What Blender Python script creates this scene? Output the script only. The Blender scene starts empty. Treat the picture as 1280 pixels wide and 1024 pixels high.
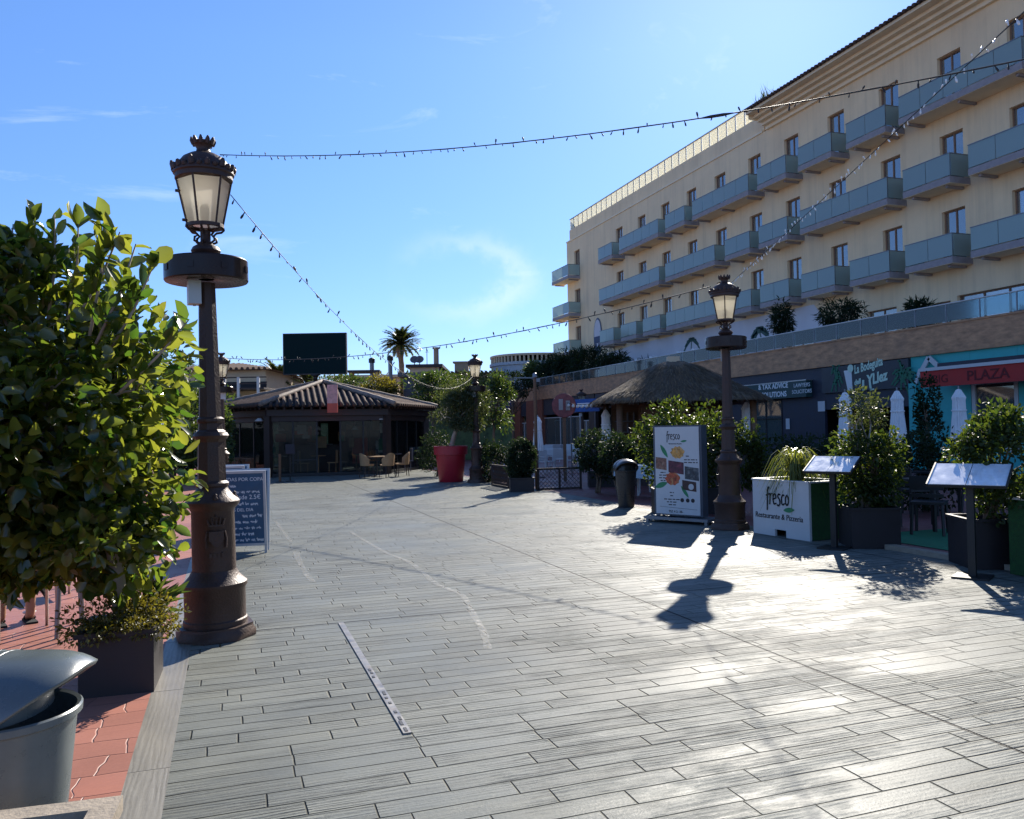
import bpy, math, random
import numpy as np
from mathutils import Vector, Matrix, Euler

R = math.radians
PI = math.pi
sc = bpy.context.scene
col = sc.collection
rng = random.Random(7)
nrg = np.random.default_rng(11)

# ------------------------------------------------------------------ camera
FPX = 1025.0
YAW, PITCH, ROLL = R(19.15), R(1.47), R(1.0)
fw = Vector((math.sin(YAW)*math.cos(PITCH), math.cos(YAW)*math.cos(PITCH), math.sin(PITCH)))
rt0 = Vector((math.cos(YAW), -math.sin(YAW), 0))
up0 = rt0.cross(fw)
rt = rt0*math.cos(ROLL) - up0*math.sin(ROLL)
up = rt0*math.sin(ROLL) + up0*math.cos(ROLL)
EYE = Vector((0, 0, 1.6))
cam = bpy.data.cameras.new('camera')
cam.sensor_fit = 'HORIZONTAL'; cam.sensor_width = 36.0; cam.lens = 36*FPX/1280
cam.clip_start = 0.05; cam.clip_end = 4000
camo = bpy.data.objects.new('camera', cam); col.objects.link(camo)
m = Matrix.Identity(4)
for i, a in enumerate((rt, up, -fw)):
    for j in range(3): m[j][i] = a[j]
m.translation = EYE
camo.matrix_world = m
sc.camera = camo

def ray(px, py): return fw + rt*((px-640)/FPX) - up*((py-512)/FPX)
def gz(px, py, z=0.0):
    r = ray(px, py); return EYE + r*((z-1.6)/r.z)
def gx(px, py, X):
    r = ray(px, py); return EYE + r*(X/r.x)
def gd(px, py, d): return EYE + ray(px, py)*d

# ------------------------------------------------------------------ materials
MATS = {}
def _new(name):
    m = bpy.data.materials.new(name); m.use_nodes = True
    nt = m.node_tree; nt.nodes.clear()
    return m, nt, nt.nodes, nt.links

def mat(name, c, rough=0.6, metal=0.0, var=0.18, scale=6.0, bump=0.0, bscale=40.0, spec=0.5,
        stretch=(1, 1, 1), dirt=0.0, dirtc=(0.05, 0.045, 0.04), dscale=1.5, coat=0.0, streak=0.0):
    if name in MATS: return MATS[name]
    m, nt, N, L = _new(name)
    out = N.new('ShaderNodeOutputMaterial'); b = N.new('ShaderNodeBsdfPrincipled')
    L.new(b.outputs[0], out.inputs[0])
    tc = N.new('ShaderNodeTexCoord'); mp = N.new('ShaderNodeMapping')
    mp.inputs['Scale'].default_value = stretch
    L.new(tc.outputs['Object'], mp.inputs[0])
    nz = N.new('ShaderNodeTexNoise'); nz.inputs['Scale'].default_value = scale
    nz.inputs['Detail'].default_value = 6; nz.inputs['Roughness'].default_value = 0.65
    L.new(mp.outputs[0], nz.inputs['Vector'])
    rp = N.new('ShaderNodeMapRange')
    rp.inputs['From Min'].default_value = 0.3; rp.inputs['From Max'].default_value = 0.7
    rp.inputs['To Min'].default_value = 1-var; rp.inputs['To Max'].default_value = 1+var
    L.new(nz.outputs[0], rp.inputs[0])
    mx = N.new('ShaderNodeVectorMath'); mx.operation = 'SCALE'
    mx.inputs[0].default_value = c[:3]
    L.new(rp.outputs[0], mx.inputs['Scale'])
    colout = mx.outputs[0]
    if dirt > 0:
        n2 = N.new('ShaderNodeTexNoise'); n2.inputs['Scale'].default_value = dscale; n2.inputs['Detail'].default_value = 8
        L.new(tc.outputs['Object'], n2.inputs['Vector'])
        r2 = N.new('ShaderNodeMapRange'); r2.inputs['From Min'].default_value = 0.5; r2.inputs['From Max'].default_value = 0.75
        r2.inputs['To Max'].default_value = dirt
        L.new(n2.outputs[0], r2.inputs[0])
        mm = N.new('ShaderNodeMix'); mm.data_type = 'RGBA'
        L.new(r2.outputs[0], mm.inputs['Factor']); L.new(colout, mm.inputs[6]); mm.inputs[7].default_value = (*dirtc, 1)
        colout = mm.outputs[2]
    if streak > 0:   # rain marks running down the wall
        m4 = N.new('ShaderNodeMapping'); m4.inputs['Scale'].default_value = (1.6, 1.6, .07); L.new(tc.outputs['Object'], m4.inputs[0])
        n4 = N.new('ShaderNodeTexNoise'); n4.inputs['Scale'].default_value = 1.3; n4.inputs['Detail'].default_value = 7; n4.inputs['Roughness'].default_value = .7
        L.new(m4.outputs[0], n4.inputs['Vector'])
        r4 = N.new('ShaderNodeMapRange'); r4.inputs['From Min'].default_value = .48; r4.inputs['From Max'].default_value = .72; r4.inputs['To Min'].default_value = 1.0; r4.inputs['To Max'].default_value = 1-streak
        L.new(n4.outputs[0], r4.inputs[0]); v4 = N.new('ShaderNodeVectorMath'); v4.operation = 'SCALE'
        L.new(colout, v4.inputs[0]); L.new(r4.outputs[0], v4.inputs['Scale']); colout = v4.outputs[0]
    L.new(colout, b.inputs['Base Color'])
    b.inputs['Metallic'].default_value = metal
    rr = N.new('ShaderNodeMapRange'); rr.inputs['From Min'].default_value = 0.3; rr.inputs['From Max'].default_value = 0.7
    rr.inputs['To Min'].default_value = max(0.02, rough-0.08); rr.inputs['To Max'].default_value = min(1, rough+0.08)
    L.new(nz.outputs[0], rr.inputs[0]); L.new(rr.outputs[0], b.inputs['Roughness'])
    b.inputs['Specular IOR Level'].default_value = spec
    b.inputs['Coat Weight'].default_value = coat
    if bump > 0:
        n3 = N.new('ShaderNodeTexNoise'); n3.inputs['Scale'].default_value = bscale; n3.inputs['Detail'].default_value = 5
        L.new(mp.outputs[0], n3.inputs['Vector'])
        bp = N.new('ShaderNodeBump'); bp.inputs['Strength'].default_value = bump; bp.inputs['Distance'].default_value = 0.02
        L.new(n3.outputs[0], bp.inputs['Height']); L.new(bp.outputs[0], b.inputs['Normal'])
    MATS[name] = m
    return m

def leafmat(name, c1, c2, trans=0.35, rough=0.4, spec=0.5):
    """leaf: reflecting front, light shining through, each leaf its own shade"""
    m, nt, N, L = _new(name)
    out = N.new('ShaderNodeOutputMaterial')
    g = N.new('ShaderNodeNewGeometry')
    mx = N.new('ShaderNodeMix'); mx.data_type = 'RGBA'
    mx.inputs[6].default_value = (*c1, 1); mx.inputs[7].default_value = (*c2, 1)
    L.new(g.outputs['Random Per Island'], mx.inputs['Factor'])
    b = N.new('ShaderNodeBsdfPrincipled'); L.new(mx.outputs[2], b.inputs['Base Color'])
    b.inputs['Roughness'].default_value = rough; b.inputs['Specular IOR Level'].default_value = spec
    t = N.new('ShaderNodeBsdfTranslucent')
    sv = N.new('ShaderNodeVectorMath'); sv.operation = 'MULTIPLY'
    L.new(mx.outputs[2], sv.inputs[0]); sv.inputs[1].default_value = (4.5, 4.1, 1.7)
    L.new(sv.outputs[0], t.inputs['Color'])
    ms = N.new('ShaderNodeMixShader'); ms.inputs[0].default_value = trans
    L.new(b.outputs[0], ms.inputs[1]); L.new(t.outputs[0], ms.inputs[2]); L.new(ms.outputs[0], out.inputs[0])
    MATS[name] = m
    return m

def glassmat(name, tint, refl=0.12, transp=0.6, rough=0.03, trans=0.0, tcol=(0.8, 0.85, 0.7), ior=1.5):
    """thin sheet of glass: see-through tint, mirror gloss, optional frosted translucency"""
    m, nt, N, L = _new(name)
    out = N.new('ShaderNodeOutputMaterial')
    tp = N.new('ShaderNodeBsdfTransparent'); tp.inputs[0].default_value = (*tint, 1)
    df = N.new('ShaderNodeBsdfDiffuse'); df.inputs[0].default_value = (tint[0]*0.55, tint[1]*0.55, tint[2]*0.55, 1)
    tl = N.new('ShaderNodeBsdfTranslucent'); tl.inputs[0].default_value = (*tcol, 1)
    gl = N.new('ShaderNodeBsdfGlossy'); gl.inputs['Roughness'].default_value = rough
    m1 = N.new('ShaderNodeMixShader'); m1.inputs[0].default_value = trans
    L.new(df.outputs[0], m1.inputs[1]); L.new(tl.outputs[0], m1.inputs[2])
    m2 = N.new('ShaderNodeMixShader'); m2.inputs[0].default_value = transp
    L.new(m1.outputs[0], m2.inputs[1]); L.new(tp.outputs[0], m2.inputs[2])
    fr = N.new('ShaderNodeFresnel'); fr.inputs[0].default_value = ior
    ad = N.new('ShaderNodeMath'); ad.operation = 'ADD'; ad.inputs[1].default_value = refl
    L.new(fr.outputs[0], ad.inputs[0])
    m3 = N.new('ShaderNodeMixShader'); L.new(ad.outputs[0], m3.inputs[0])
    L.new(m2.outputs[0], m3.inputs[1]); L.new(gl.outputs[0], m3.inputs[2]); L.new(m3.outputs[0], out.inputs[0])
    MATS[name] = m
    return m

# ------------------------------------------------------------------ mesh builder
class MB:
    def __init__(s): s.v = []; s.f = []; s.n = 0
    def add(s, verts, faces):
        o = s.n
        s.v.extend(tuple(p) for p in verts); s.f.extend(tuple(i+o for i in f) for f in faces)
        s.n += len(verts); return s
    def box(s, c, d, rz=0.0, M=None):
        hx, hy, hz = d[0]/2, d[1]/2, d[2]/2
        P = [Vector((x, y, z)) for x in (-hx, hx) for y in (-hy, hy) for z in (-hz, hz)]
        T = Matrix.Translation(c) @ (M if M else Matrix.Rotation(rz, 4, 'Z'))
        return s.add([T @ p for p in P], [(0,1,3,2),(4,6,7,5),(0,4,5,1),(2,3,7,6),(0,2,6,4),(1,5,7,3)])
    def bar(s, a, b, w, h=None):
        a = Vector(a); b = Vector(b); d = b-a; L = d.length
        if L < 1e-6: return s
        z = d/L; x = z.cross(Vector((0,0,1)))
        if x.length < 1e-4: x = Vector((1,0,0))
        x.normalize(); y = z.cross(x); h = h or w
        P = []
        for q in (a, b):
            for sx, sy in ((-1,-1),(1,-1),(1,1),(-1,1)): P.append(q + x*(sx*w/2) + y*(sy*h/2))
        return s.add(P, [(0,1,2,3),(7,6,5,4),(0,4,5,1),(1,5,6,2),(2,6,7,3),(3,7,4,0)])
    def tube(s, pts, r, seg=8, cap=True):
        pts = [Vector(p) for p in pts]; n = len(pts)
        rs = r if isinstance(r, (list, tuple)) else [r]*n
        P = []; F = []; x = None
        for i, p in enumerate(pts):
            t = (pts[min(i+1, n-1)] - pts[max(i-1, 0)])
            if t.length < 1e-9: t = Vector((0,0,1))
            t.normalize()
            if x is None:
                x = t.cross(Vector((0.31, 0.17, 0.93)))
                if x.length < 0.05: x = t.cross(Vector((1,0,0)))
            x = (x - t*x.dot(t)); x.normalize(); y = t.cross(x)
            for k in range(seg):
                a = 2*PI*k/seg; P.append(p + (x*math.cos(a) + y*math.sin(a))*rs[i])
        for i in range(n-1):
            for k in range(seg):
                k2 = (k+1) % seg
                F.append((i*seg+k, i*seg+k2, (i+1)*seg+k2, (i+1)*seg+k))
        if cap:
            F.append(tuple(range(seg-1, -1, -1))); F.append(tuple((n-1)*seg+k for k in range(seg)))
        return s.add(P, F)
    def lathe(s, prof, seg=24, c=(0,0,0), cap=True, ph=0.0, sx=1, sy=1):
        P = []; F = []
        for (r, z) in prof:
            for k in range(seg):
                a = 2*PI*k/seg + ph
                P.append((c[0]+r*math.cos(a)*sx, c[1]+r*math.sin(a)*sy, c[2]+z))
        for i in range(len(prof)-1):
            for k in range(seg):
                k2 = (k+1) % seg
                F.append((i*seg+k, i*seg+k2, (i+1)*seg+k2, (i+1)*seg+k))
        if cap:
            if prof[0][0] > 1e-4: F.append(tuple(range(seg-1, -1, -1)))
            if prof[-1][0] > 1e-4: F.append(tuple((len(prof)-1)*seg+k for k in range(seg)))
        return s.add(P, F)
    def prism(s, poly, o, u, v, t):
        """polygon (list of 2-D) in the plane o + u*a + v*b, thickened along u x v by t"""
        o = Vector(o); u = Vector(u); v = Vector(v); w = u.cross(v).normalized()*t; n = len(poly)
        P = [o+u*a+v*b for a, b in poly] + [o+u*a+v*b+w for a, b in poly]
        F = [tuple(range(n-1, -1, -1)), tuple(range(n, 2*n))]
        F += [(i, (i+1) % n, n+(i+1) % n, n+i) for i in range(n)]
        return s.add(P, F)
    def ribbon(s, pts, w, o, u, v, t=0.003):
        """pen stroke in a plane, joined by round dots"""
        for i in range(len(pts)-1):
            a = Vector((*pts[i], 0)); b = Vector((*pts[i+1], 0)); d = b-a
            if d.length < 1e-6: continue
            d.normalize(); n = Vector((-d.y, d.x, 0))*(w/2); e = d*(w*0.3)
            q = [a-e-n, b+e-n, b+e+n, a-e+n]
            s.prism([(p.x, p.y) for p in q], o, u, v, t)
        return s
    def merge(s, other, T=None):
        return s.add([T @ Vector(p) for p in other.v] if T else other.v, other.f)
    def build(s, name, material, parent=None, smooth=False, world=False, label=None, auto=None):
        me = bpy.data.meshes.new(name)
        vs = s.v
        if world and parent is not None:
            l = parent.location; vs = [(p[0]-l.x, p[1]-l.y, p[2]-l.z) for p in vs]
        me.from_pydata([tuple(p) for p in vs], [], s.f); me.update()
        if material: me.materials.append(material)
        if smooth:
            me.polygons.foreach_set('use_smooth', [True]*len(me.polygons))
            if auto is not None:
                me.set_sharp_from_angle(angle=R(auto))
        o = bpy.data.objects.new(name, me); col.objects.link(o)
        if parent is not None: o.parent = parent
        if label: o['label'] = label
        return o

def tag(o, label=None, cat=None, group=None, kind=None):
    if label: o['label'] = label
    if cat: o['category'] = cat
    if group: o['group'] = group
    if kind: o['kind'] = kind
    return o
def thing(name, label, cat, loc=(0,0,0), rz=0.0, group=None):
    o = bpy.data.objects.new(name, None); col.objects.link(o)
    o.empty_display_size = 0.2
    o.location = loc; o.rotation_euler = (0, 0, rz)
    return tag(o, label, cat, group)
def copy_tree(o, label=None, loc=None, rz=None, parent=None):
    c = o.copy(); col.objects.link(c)
    if parent is not None: c.parent = parent
    for ch in list(o.children): copy_tree(ch, parent=c)
    if label: c['label'] = label
    if loc is not None: c.location = loc
    if rz is not None: c.rotation_euler = (c.rotation_euler[0], c.rotation_euler[1], rz)
    return c

def text_geo(txt, size=1.0, ext=0.0, shear=0.0, bold=0.0, align='LEFT', sx=1.0):
    cu = bpy.data.curves.new('t', 'FONT'); cu.body = txt; cu.size = size; cu.extrude = ext
    cu.shear = shear; cu.offset = bold; cu.align_x = align; cu.resolution_u = 3
    ob = bpy.data.objects.new('t', cu)
    me = bpy.data.meshes.new_from_object(ob)
    V = [(v.co.x*sx, v.co.y, v.co.z) for v in me.vertices]; F = [tuple(p.vertices) for p in me.polygons]
    bpy.data.meshes.remove(me); bpy.data.objects.remove(ob); bpy.data.curves.remove(cu)
    return V, F
def put_text(mb, txt, o, u, v, size, **k):
    o = Vector(o); u = Vector(u).normalized(); v = Vector(v).normalized(); w = u.cross(v)
    V, F = text_geo(txt, size, 0.004, **k)
    return mb.add([o+u*a+v*b+w*c for a, b, c in V], F)

# ------------------------------------------------------------------ foliage
def leaf_cloud(pts, outd, L, W, seed=0, kind='small', up=0.35, spread=0.9, droop=0.0, Lvar=0.35):
    """one leaf per point: outd = direction away from the middle; returns verts, faces"""
    r = np.random.default_rng(seed); n = len(pts)
    d = outd + r.normal(0, spread, (n, 3)); d[:, 2] -= droop
    d /= np.linalg.norm(d, axis=1)[:, None] + 1e-9
    nm = r.normal(0, 0.6, (n, 3)) + outd*0.5; nm[:, 2] += up*2
    s = np.cross(d, nm); s /= np.linalg.norm(s, axis=1)[:, None] + 1e-9
    nn = np.cross(s, d)
    ln = L*(1 + r.uniform(-Lvar, Lvar, n))[:, None]; wd = W*(1 + r.uniform(-Lvar, Lvar, n))[:, None]
    if kind == 'big':
        T = [(0, 0, 0), (0.28, .42, .10), (0.62, .46, .10), (0.86, .26, .04), (1, 0, -.10),
             (0.86, -.26, .04), (0.62, -.46, .10), (0.28, -.42, .10), (0.3, 0, 0.0), (0.65, 0, -.02)]
        Fc = [(0, 8, 1), (1, 8, 9, 2), (2, 9, 4, 3), (0, 7, 8), (8, 7, 6, 9), (9, 6, 5, 4)]
    elif kind == 'mid':
        T = [(0, 0, 0), (0.35, .45, .09), (0.75, .36, .05), (1, 0, -.06), (0.75, -.36, .05), (0.35, -.45, .09), (.5, 0, 0)]
        Fc = [(0, 6, 1), (1, 6, 2), (2, 6, 3), (3, 6, 4), (4, 6, 5), (5, 6, 0)]
    else:
        T = [(0, 0, 0), (.5, .5, .06), (1, 0, -.04), (.5, -.5, .06)]
        Fc = [(0, 3, 2, 1)]
    k = len(T); V = np.zeros((n, k, 3))
    for i, (a, b, c) in enumerate(T):
        V[:, i] = pts + d*(a*ln) + s*(b*wd) + nn*(c*ln)
    F = (np.array([list(f)+[-1]*(4-len(f)) for f in Fc])[None] + (np.arange(n)*k)[:, None, None])
    F = F.reshape(-1, 4); base = np.array([f for f in Fc], dtype=object)
    faces = []
    lens = [len(f) for f in Fc]
    Fl = F.tolist()
    for i, row in enumerate(Fl):
        faces.append(tuple(row[:lens[i % len(Fc)]]))
    return V.reshape(-1, 3).tolist(), faces

def clump_points(n, c, rad, nclump=28, sig=0.16, seed=0, shell=0.55, zmin=None):
    """points in leaf clumps spread through an ellipsoid"""
    r = np.random.default_rng(seed)
    d = r.normal(0, 1, (nclump, 3)); d /= np.linalg.norm(d, axis=1)[:, None]
    rad = np.array(rad); c = np.array(c)
    q = d*(shell + (1-shell)*r.uniform(0, 1, (nclump, 1))**0.6)*0.86
    idx = r.integers(0, nclump, n)
    sz = r.uniform(0.6, 1.5, nclump)
    off = r.normal(0, 1, (n, 3)); off /= np.linalg.norm(off, axis=1)[:, None]
    off *= (r.uniform(0.3, 1, (n, 1))**0.5)*sig*2*sz[idx][:, None]
    p = q[idx] + off
    outd = p + 0.5*off/ (sig+1e-6)*0.2
    P = c + p*rad
    o = p/(np.linalg.norm(p, axis=1)[:, None]+1e-9)*0.6 + off/(np.linalg.norm(off, axis=1)[:, None]+1e-9)*0.4
    if zmin is not None:
        k = P[:, 2] > zmin; P = P[k]; o = o[k]
    return P, o, c + q*rad

def crown(parent, material, c, rad, n, L, W, seed, kind='small', nclump=28, sig=0.16, shell=0.55, name='crown', zmin=None, **k):
    P, o, q = clump_points(n, c, rad, nclump, sig, seed, shell, zmin)
    V, F = leaf_cloud(P, o, L, W, seed+1, kind, **k)
    mb = MB(); mb.add(V, F)
    ob = mb.build(name, material, parent, smooth=(kind != 'small'))
    return ob, q

def limbs(parent, material, base, top, q, r0=0.04, n=12, name='trunk', seed=0, stems=1):
    """tapered trunk(s) with limbs to some of the leaf clumps"""
    rr = random.Random(seed); mb = MB()
    base = Vector(base); top = Vector(top)
    for s_ in range(stems):
        b = base + Vector((rr.uniform(-.06, .06), rr.uniform(-.06, .06), 0))*(stems > 1)
        t = top + Vector((rr.uniform(-.15, .15), rr.uniform(-.15, .15), 0))*(stems > 1)
        mid = b.lerp(t, .5) + Vector((rr.uniform(-.03, .03), rr.uniform(-.03, .03), 0))*(t-b).length
        mb.tube([b, b.lerp(mid, .5), mid, mid.lerp(t, .6), t], [r0*1.25, r0*1.02, r0*.9, r0*.8, r0*.65], 8)
        for i in range(n//stems):
            e = Vector(q[rr.randrange(len(q))])
            s0 = mid.lerp(t, rr.uniform(.1, 1))
            m1 = s0.lerp(e, .5) + Vector((rr.uniform(-.1, .1), rr.uniform(-.1, .1), rr.uniform(0, .12)))*(e-s0).length
            mb.tube([s0, m1, e], [r0*.45, r0*.3, r0*.12], 5)
    return mb.build(name, material, parent, smooth=True)

# ------------------------------------------------------------------ palette
m_iron = mat('lamp iron', (0.055, 0.028, 0.021), 0.5, 0.2, 0.25, 9, 0.25, 60, dirt=0.35, dirtc=(0.09, 0.055, 0.04), dscale=3)
m_drum = mat('drum metal', (0.03, 0.014, 0.01), 0.25, 0.0, 0.2, 5, spec=0.25)
m_black = mat('black paint', (0.012, 0.012, 0.013), 0.5, 0.0, 0.3, 8)
m_darkbrown = mat('dark brown timber', (0.035, 0.02, 0.016), 0.55, 0, 0.3, 5, 0.2, 30, stretch=(1, 1, 6))
m_wood = mat('warm wood', (0.14, 0.065, 0.03), 0.55, 0, 0.35, 4, 0.2, 30, stretch=(1, 1, 7))
m_woodx = mat('planed wood', (0.33, 0.2, 0.09), 0.55, 0, 0.25, 5, 0.1, 30, stretch=(1, 6, 1))
m_white = mat('white paint', (0.56, 0.56, 0.56), 0.5, 0, 0.06, 3, dirt=0.12, dirtc=(.4, .37, .32))
m_canvas = mat('white canvas', (0.85, 0.85, 0.85), 0.85, 0, 0.08, 4, 0.2, 90)
m_alu = mat('brushed aluminium', (0.5, 0.5, 0.5), 0.35, 0.9, 0.12, 20)
m_steel = mat('grey steel', (0.22, 0.23, 0.25), 0.45, 0.7, 0.15, 8)
m_facade = mat('facade render', (0.94, 0.70, 0.43), 0.85, 0, 0.06, 0.6, 0.12, 25, streak=.16, dirt=0.2, dirtc=(.6, .43, .29), dscale=0.35)
m_trimf = mat('cornice render', (0.94, 0.76, 0.52), 0.8, 0, 0.08, 1.0, 0.1, 25)
m_mural = mat('pale painted wall', (0.70, 0.66, 0.68), 0.85, 0, 0.06, 1.0, 0.1, 25)
m_muralgreen = mat('mural green paint', (0.07, 0.13, 0.11), 0.8, 0, 0.25, 4)
m_slab = mat('balcony slab', (0.33, 0.285, 0.285), 0.7, 0, 0.2, 4)
m_frame = mat('window timber', (0.27, 0.15, 0.09), 0.55, 0, 0.25, 6, stretch=(1, 1, 5))
m_curtain = mat('white curtain', (0.90, 0.91, 0.94), 0.8, 0, 0.04, 3, stretch=(1, 8, .2))
m_pane = glassmat('window glass', (0.85, 0.9, 0.95), 0.36, 0.85)
m_balc = glassmat('frosted balcony glass', (0.80, 0.98, 0.92), 0.05, 0.18, 0.12, 0.45, (0.85, 0.98, 0.88))
m_para = glassmat('roof parapet glass', (0.8, 0.8, 0.7), 0.0, 0.1, 0.2, 0.92, (1.0, 1.0, 0.88))
m_rail = glassmat('terrace glass', (0.70, 0.88, 0.92), 0.03, 0.88, 0.05)
m_shopglass = glassmat('shop glass', (0.42, 0.55, 0.58), 0.10, 0.72)
m_cafeglass = glassmat('cafe glass', (0.62, 0.68, 0.67), 0.0, 0.97, ior=1.25)
m_lampglass = glassmat('lantern glass', (1.0, 0.96, 0.86), 0.0, 0.12, 0.2, 1.0, (1.0, 0.96, 0.84))
m_tile = mat('clay roof tiles', (0.10, 0.064, 0.05), 0.85, 0, 0.35, 5, 0.3, 40, dirt=0.4, dirtc=(.06, .05, .045), dscale=2.5, spec=0.12)
m_gapshade = mat('shaded tile gaps', (0.022, 0.02, 0.022), 0.8, 0, 0.35, 5, 0.3, 40, spec=0.1)  # near-black deck colour paints shade into the gaps between tile rows
m_brick = mat('stone cladding', (0.50, 0.27, 0.145), 0.85, 0, 0.35, 2.2, 0.4, 12, stretch=(1, 1, 3), dirt=0.5, dirtc=(.17, .12, .09), dscale=1.2)
m_navy = mat('dark shop cladding', (0.022, 0.026, 0.045), 0.5, 0, 0.25, 4)
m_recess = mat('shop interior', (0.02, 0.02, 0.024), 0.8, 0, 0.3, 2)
m_teal = mat('turquoise paint', (0.05, 0.42, 0.41), 0.6, 0, 0.08, 3)
m_red = mat('red awning cloth', (0.42, 0.035, 0.03), 0.8, 0, 0.1, 4)
m_redtxt = mat('dark red lettering', (0.13, 0.012, 0.015), 0.8)
m_signdark = mat('dark sign panel', (0.035, 0.04, 0.05), 0.5, 0, 0.3, 3)
m_signgreen = mat('green sign panel', (0.015, 0.05, 0.05), 0.5, 0, 0.15, 3)
m_letter = mat('pale lettering', (0.7, 0.72, 0.72), 0.6, 0, 0.04)
m_lettergreen = mat('mint lettering', (0.55, 0.72, 0.58), 0.6, 0, 0.04)
m_ink = mat('black ink', (0.015, 0.015, 0.02), 0.6)
m_leafink = mat('green ink', (0.03, 0.22, 0.09), 0.6)
m_chalk = mat('chalk', (0.62, 0.65, 0.68), 0.9, 0, 0.2, 30)
m_board = mat('blue slate board', (0.018, 0.07, 0.14), 0.55, 0, 0.2, 5, dirt=0.25, dirtc=(.09, .12, .15), dscale=4)
m_boardframe = mat('grey board frame', (0.42, 0.43, 0.45), 0.5, 0.3, 0.1, 8)
m_binfar = mat('dark bin plastic', (0.025, 0.028, 0.032), 0.3, 0, 0.15, 6)
m_bin = mat('grey green bin plastic', (0.105, 0.125, 0.128), 0.28, 0, 0.08, 5, 0.04, 200, dirt=0.12, dirtc=(.3, .3, .29), dscale=5)
m_beige = mat('weathered beige concrete', (0.30, 0.25, 0.19), 0.8, 0, 0.2, 10, 0.3, 60)
m_pot = mat('red plastic pot', (0.36, 0.012, 0.025), 0.4, 0, 0.1, 4)
m_planter = mat('dark planter', (0.014, 0.009, 0.011), 0.55, 0, 0.25, 5)
m_soil = mat('soil', (0.03, 0.02, 0.013), 0.95, 0, 0.4, 20, 0.6, 50)
m_greenbox = mat('artificial grass cladding', (0.018, 0.075, 0.018), 0.9, 0, 0.35, 25, 0.8, 120)
m_carpet = mat('green carpet', (0.02, 0.17, 0.075), 0.95, 0, 0.2, 12, 0.5, 150)
m_bark = mat('bark', (0.16, 0.11, 0.075), 0.85, 0, 0.35, 8, 0.6, 25, stretch=(1, 1, .4))
m_palebark = mat('pale bark', (0.30, 0.25, 0.2), 0.85, 0, 0.3, 8, 0.6, 25, stretch=(1, 1, .4))
m_thatch = mat('thatch', (0.125, 0.092, 0.062), 0.95, 0, 0.5, 14, 0.8, 60, stretch=(1, 1, .3))
m_cream = mat('cream wall', (0.62, 0.48, 0.32), 0.85, 0, 0.1, 1.5, 0.15, 20)
m_tanwall = mat('tan wall', (0.42, 0.30, 0.20), 0.85, 0, 0.12, 1.5, 0.15, 20)
m_greywall = mat('grey wall', (0.15, 0.13, 0.14), 0.8, 0, 0.15, 1.5)
m_wicker = mat('wicker', (0.40, 0.235, 0.11), 0.7, 0, 0.3, 30, 0.6, 80)
m_screen = mat('dark screen', (0.006, 0.02, 0.022), 0.75, 0, 0.15, 20, 0.1, 60, spec=0.08)
m_orange = mat('orange red print', (0.62, 0.09, 0.05), 0.6, 0, 0.15, 6)
m_pink = mat('pale pink print', (0.68, 0.32, 0.28), 0.6, 0, 0.25, 9)
m_blue = mat('blue panel', (0.02, 0.10, 0.34), 0.5, 0, 0.2, 5)
m_bluecloth = mat('blue awning', (0.015, 0.03, 0.10), 0.8, 0, 0.2, 5)
m_skin = mat('skin', (0.36, 0.18, 0.11), 0.5, 0, 0.08, 10)
m_hair = mat('dark hair', (0.03, 0.02, 0.015), 0.5, 0, 0.3, 30, stretch=(1, 1, .2))
m_dress = mat('black cloth', (0.012, 0.011, 0.012), 0.9, 0, 0.3, 12, 0.3, 60)
m_cable = mat('dark cable', (0.02, 0.02, 0.022), 0.6)
m_led = mat('clear led bulb', (0.85, 0.84, 0.8), 0.2, 0, 0.1, 20, spec=1.0)
m_tablecloth = mat('pale blue cloth', (0.36, 0.47, 0.56), 0.8, 0, 0.12, 6)
m_cable = mat('dark cable', (0.02, 0.02, 0.022), 0.6)
m_phleaf = mat('menu gloss', (0.75, 0.76, 0.8), 0.14, 0, 0.15, 6, coat=0.5)
m_slat = mat('wire', (0.3, 0.3, 0.3), 0.5, 0.6)

lf_ficus = leafmat('ficus leaf', (0.018, 0.046, 0.010), (0.092, 0.104, 0.023), 0.46, 0.24, 0.8)
lf_bush = leafmat('bush leaf', (0.0124, 0.0279, 0.0074), (0.0403, 0.0558, 0.0112), 0.36, 0.5, 0.35)
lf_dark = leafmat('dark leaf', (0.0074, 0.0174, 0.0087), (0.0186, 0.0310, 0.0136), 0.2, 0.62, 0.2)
lf_olive = leafmat('olive leaf', (0.0248, 0.0403, 0.0186), (0.0527, 0.0651, 0.0279), 0.25, 0.5)
lf_sedum = leafmat('sedum leaf', (0.0310, 0.0279, 0.0074), (0.1054, 0.0992, 0.0186), 0.3, 0.5)
lf_grass = leafmat('grassy leaf', (0.0496, 0.0744, 0.0186), (0.1240, 0.1364, 0.0434), 0.35, 0.4)
lf_palm = leafmat('palm leaf', (0.0186, 0.0310, 0.0112), (0.0434, 0.0527, 0.0186), 0.25, 0.42)
lf_mid = leafmat('garden leaf', (0.0186, 0.0434, 0.0124), (0.0496, 0.0682, 0.0186), 0.28, 0.45)

# ------------------------------------------------------------------ sky and sun
SUN_EL, SUN_AZ = R(30.6), R(37.4)
w = bpy.data.worlds.new('World'); sc.world = w; w.use_nodes = True
nt = w.node_tree; N, L = nt.nodes, nt.links
N.clear()
wo = N.new('ShaderNodeOutputWorld'); bg = N.new('ShaderNodeBackground'); L.new(bg.outputs[0], wo.inputs[0])
sky = N.new('ShaderNodeTexSky'); sky.sky_type = 'NISHITA'; sky.sun_disc = False
sky.sun_elevation = SUN_EL; sky.sun_rotation = SUN_AZ
sky.altitude = 0; sky.air_density = 1.0; sky.dust_density = 0.14; sky.ozone_density = 8.0
tc = N.new('ShaderNodeTexCoord')
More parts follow.
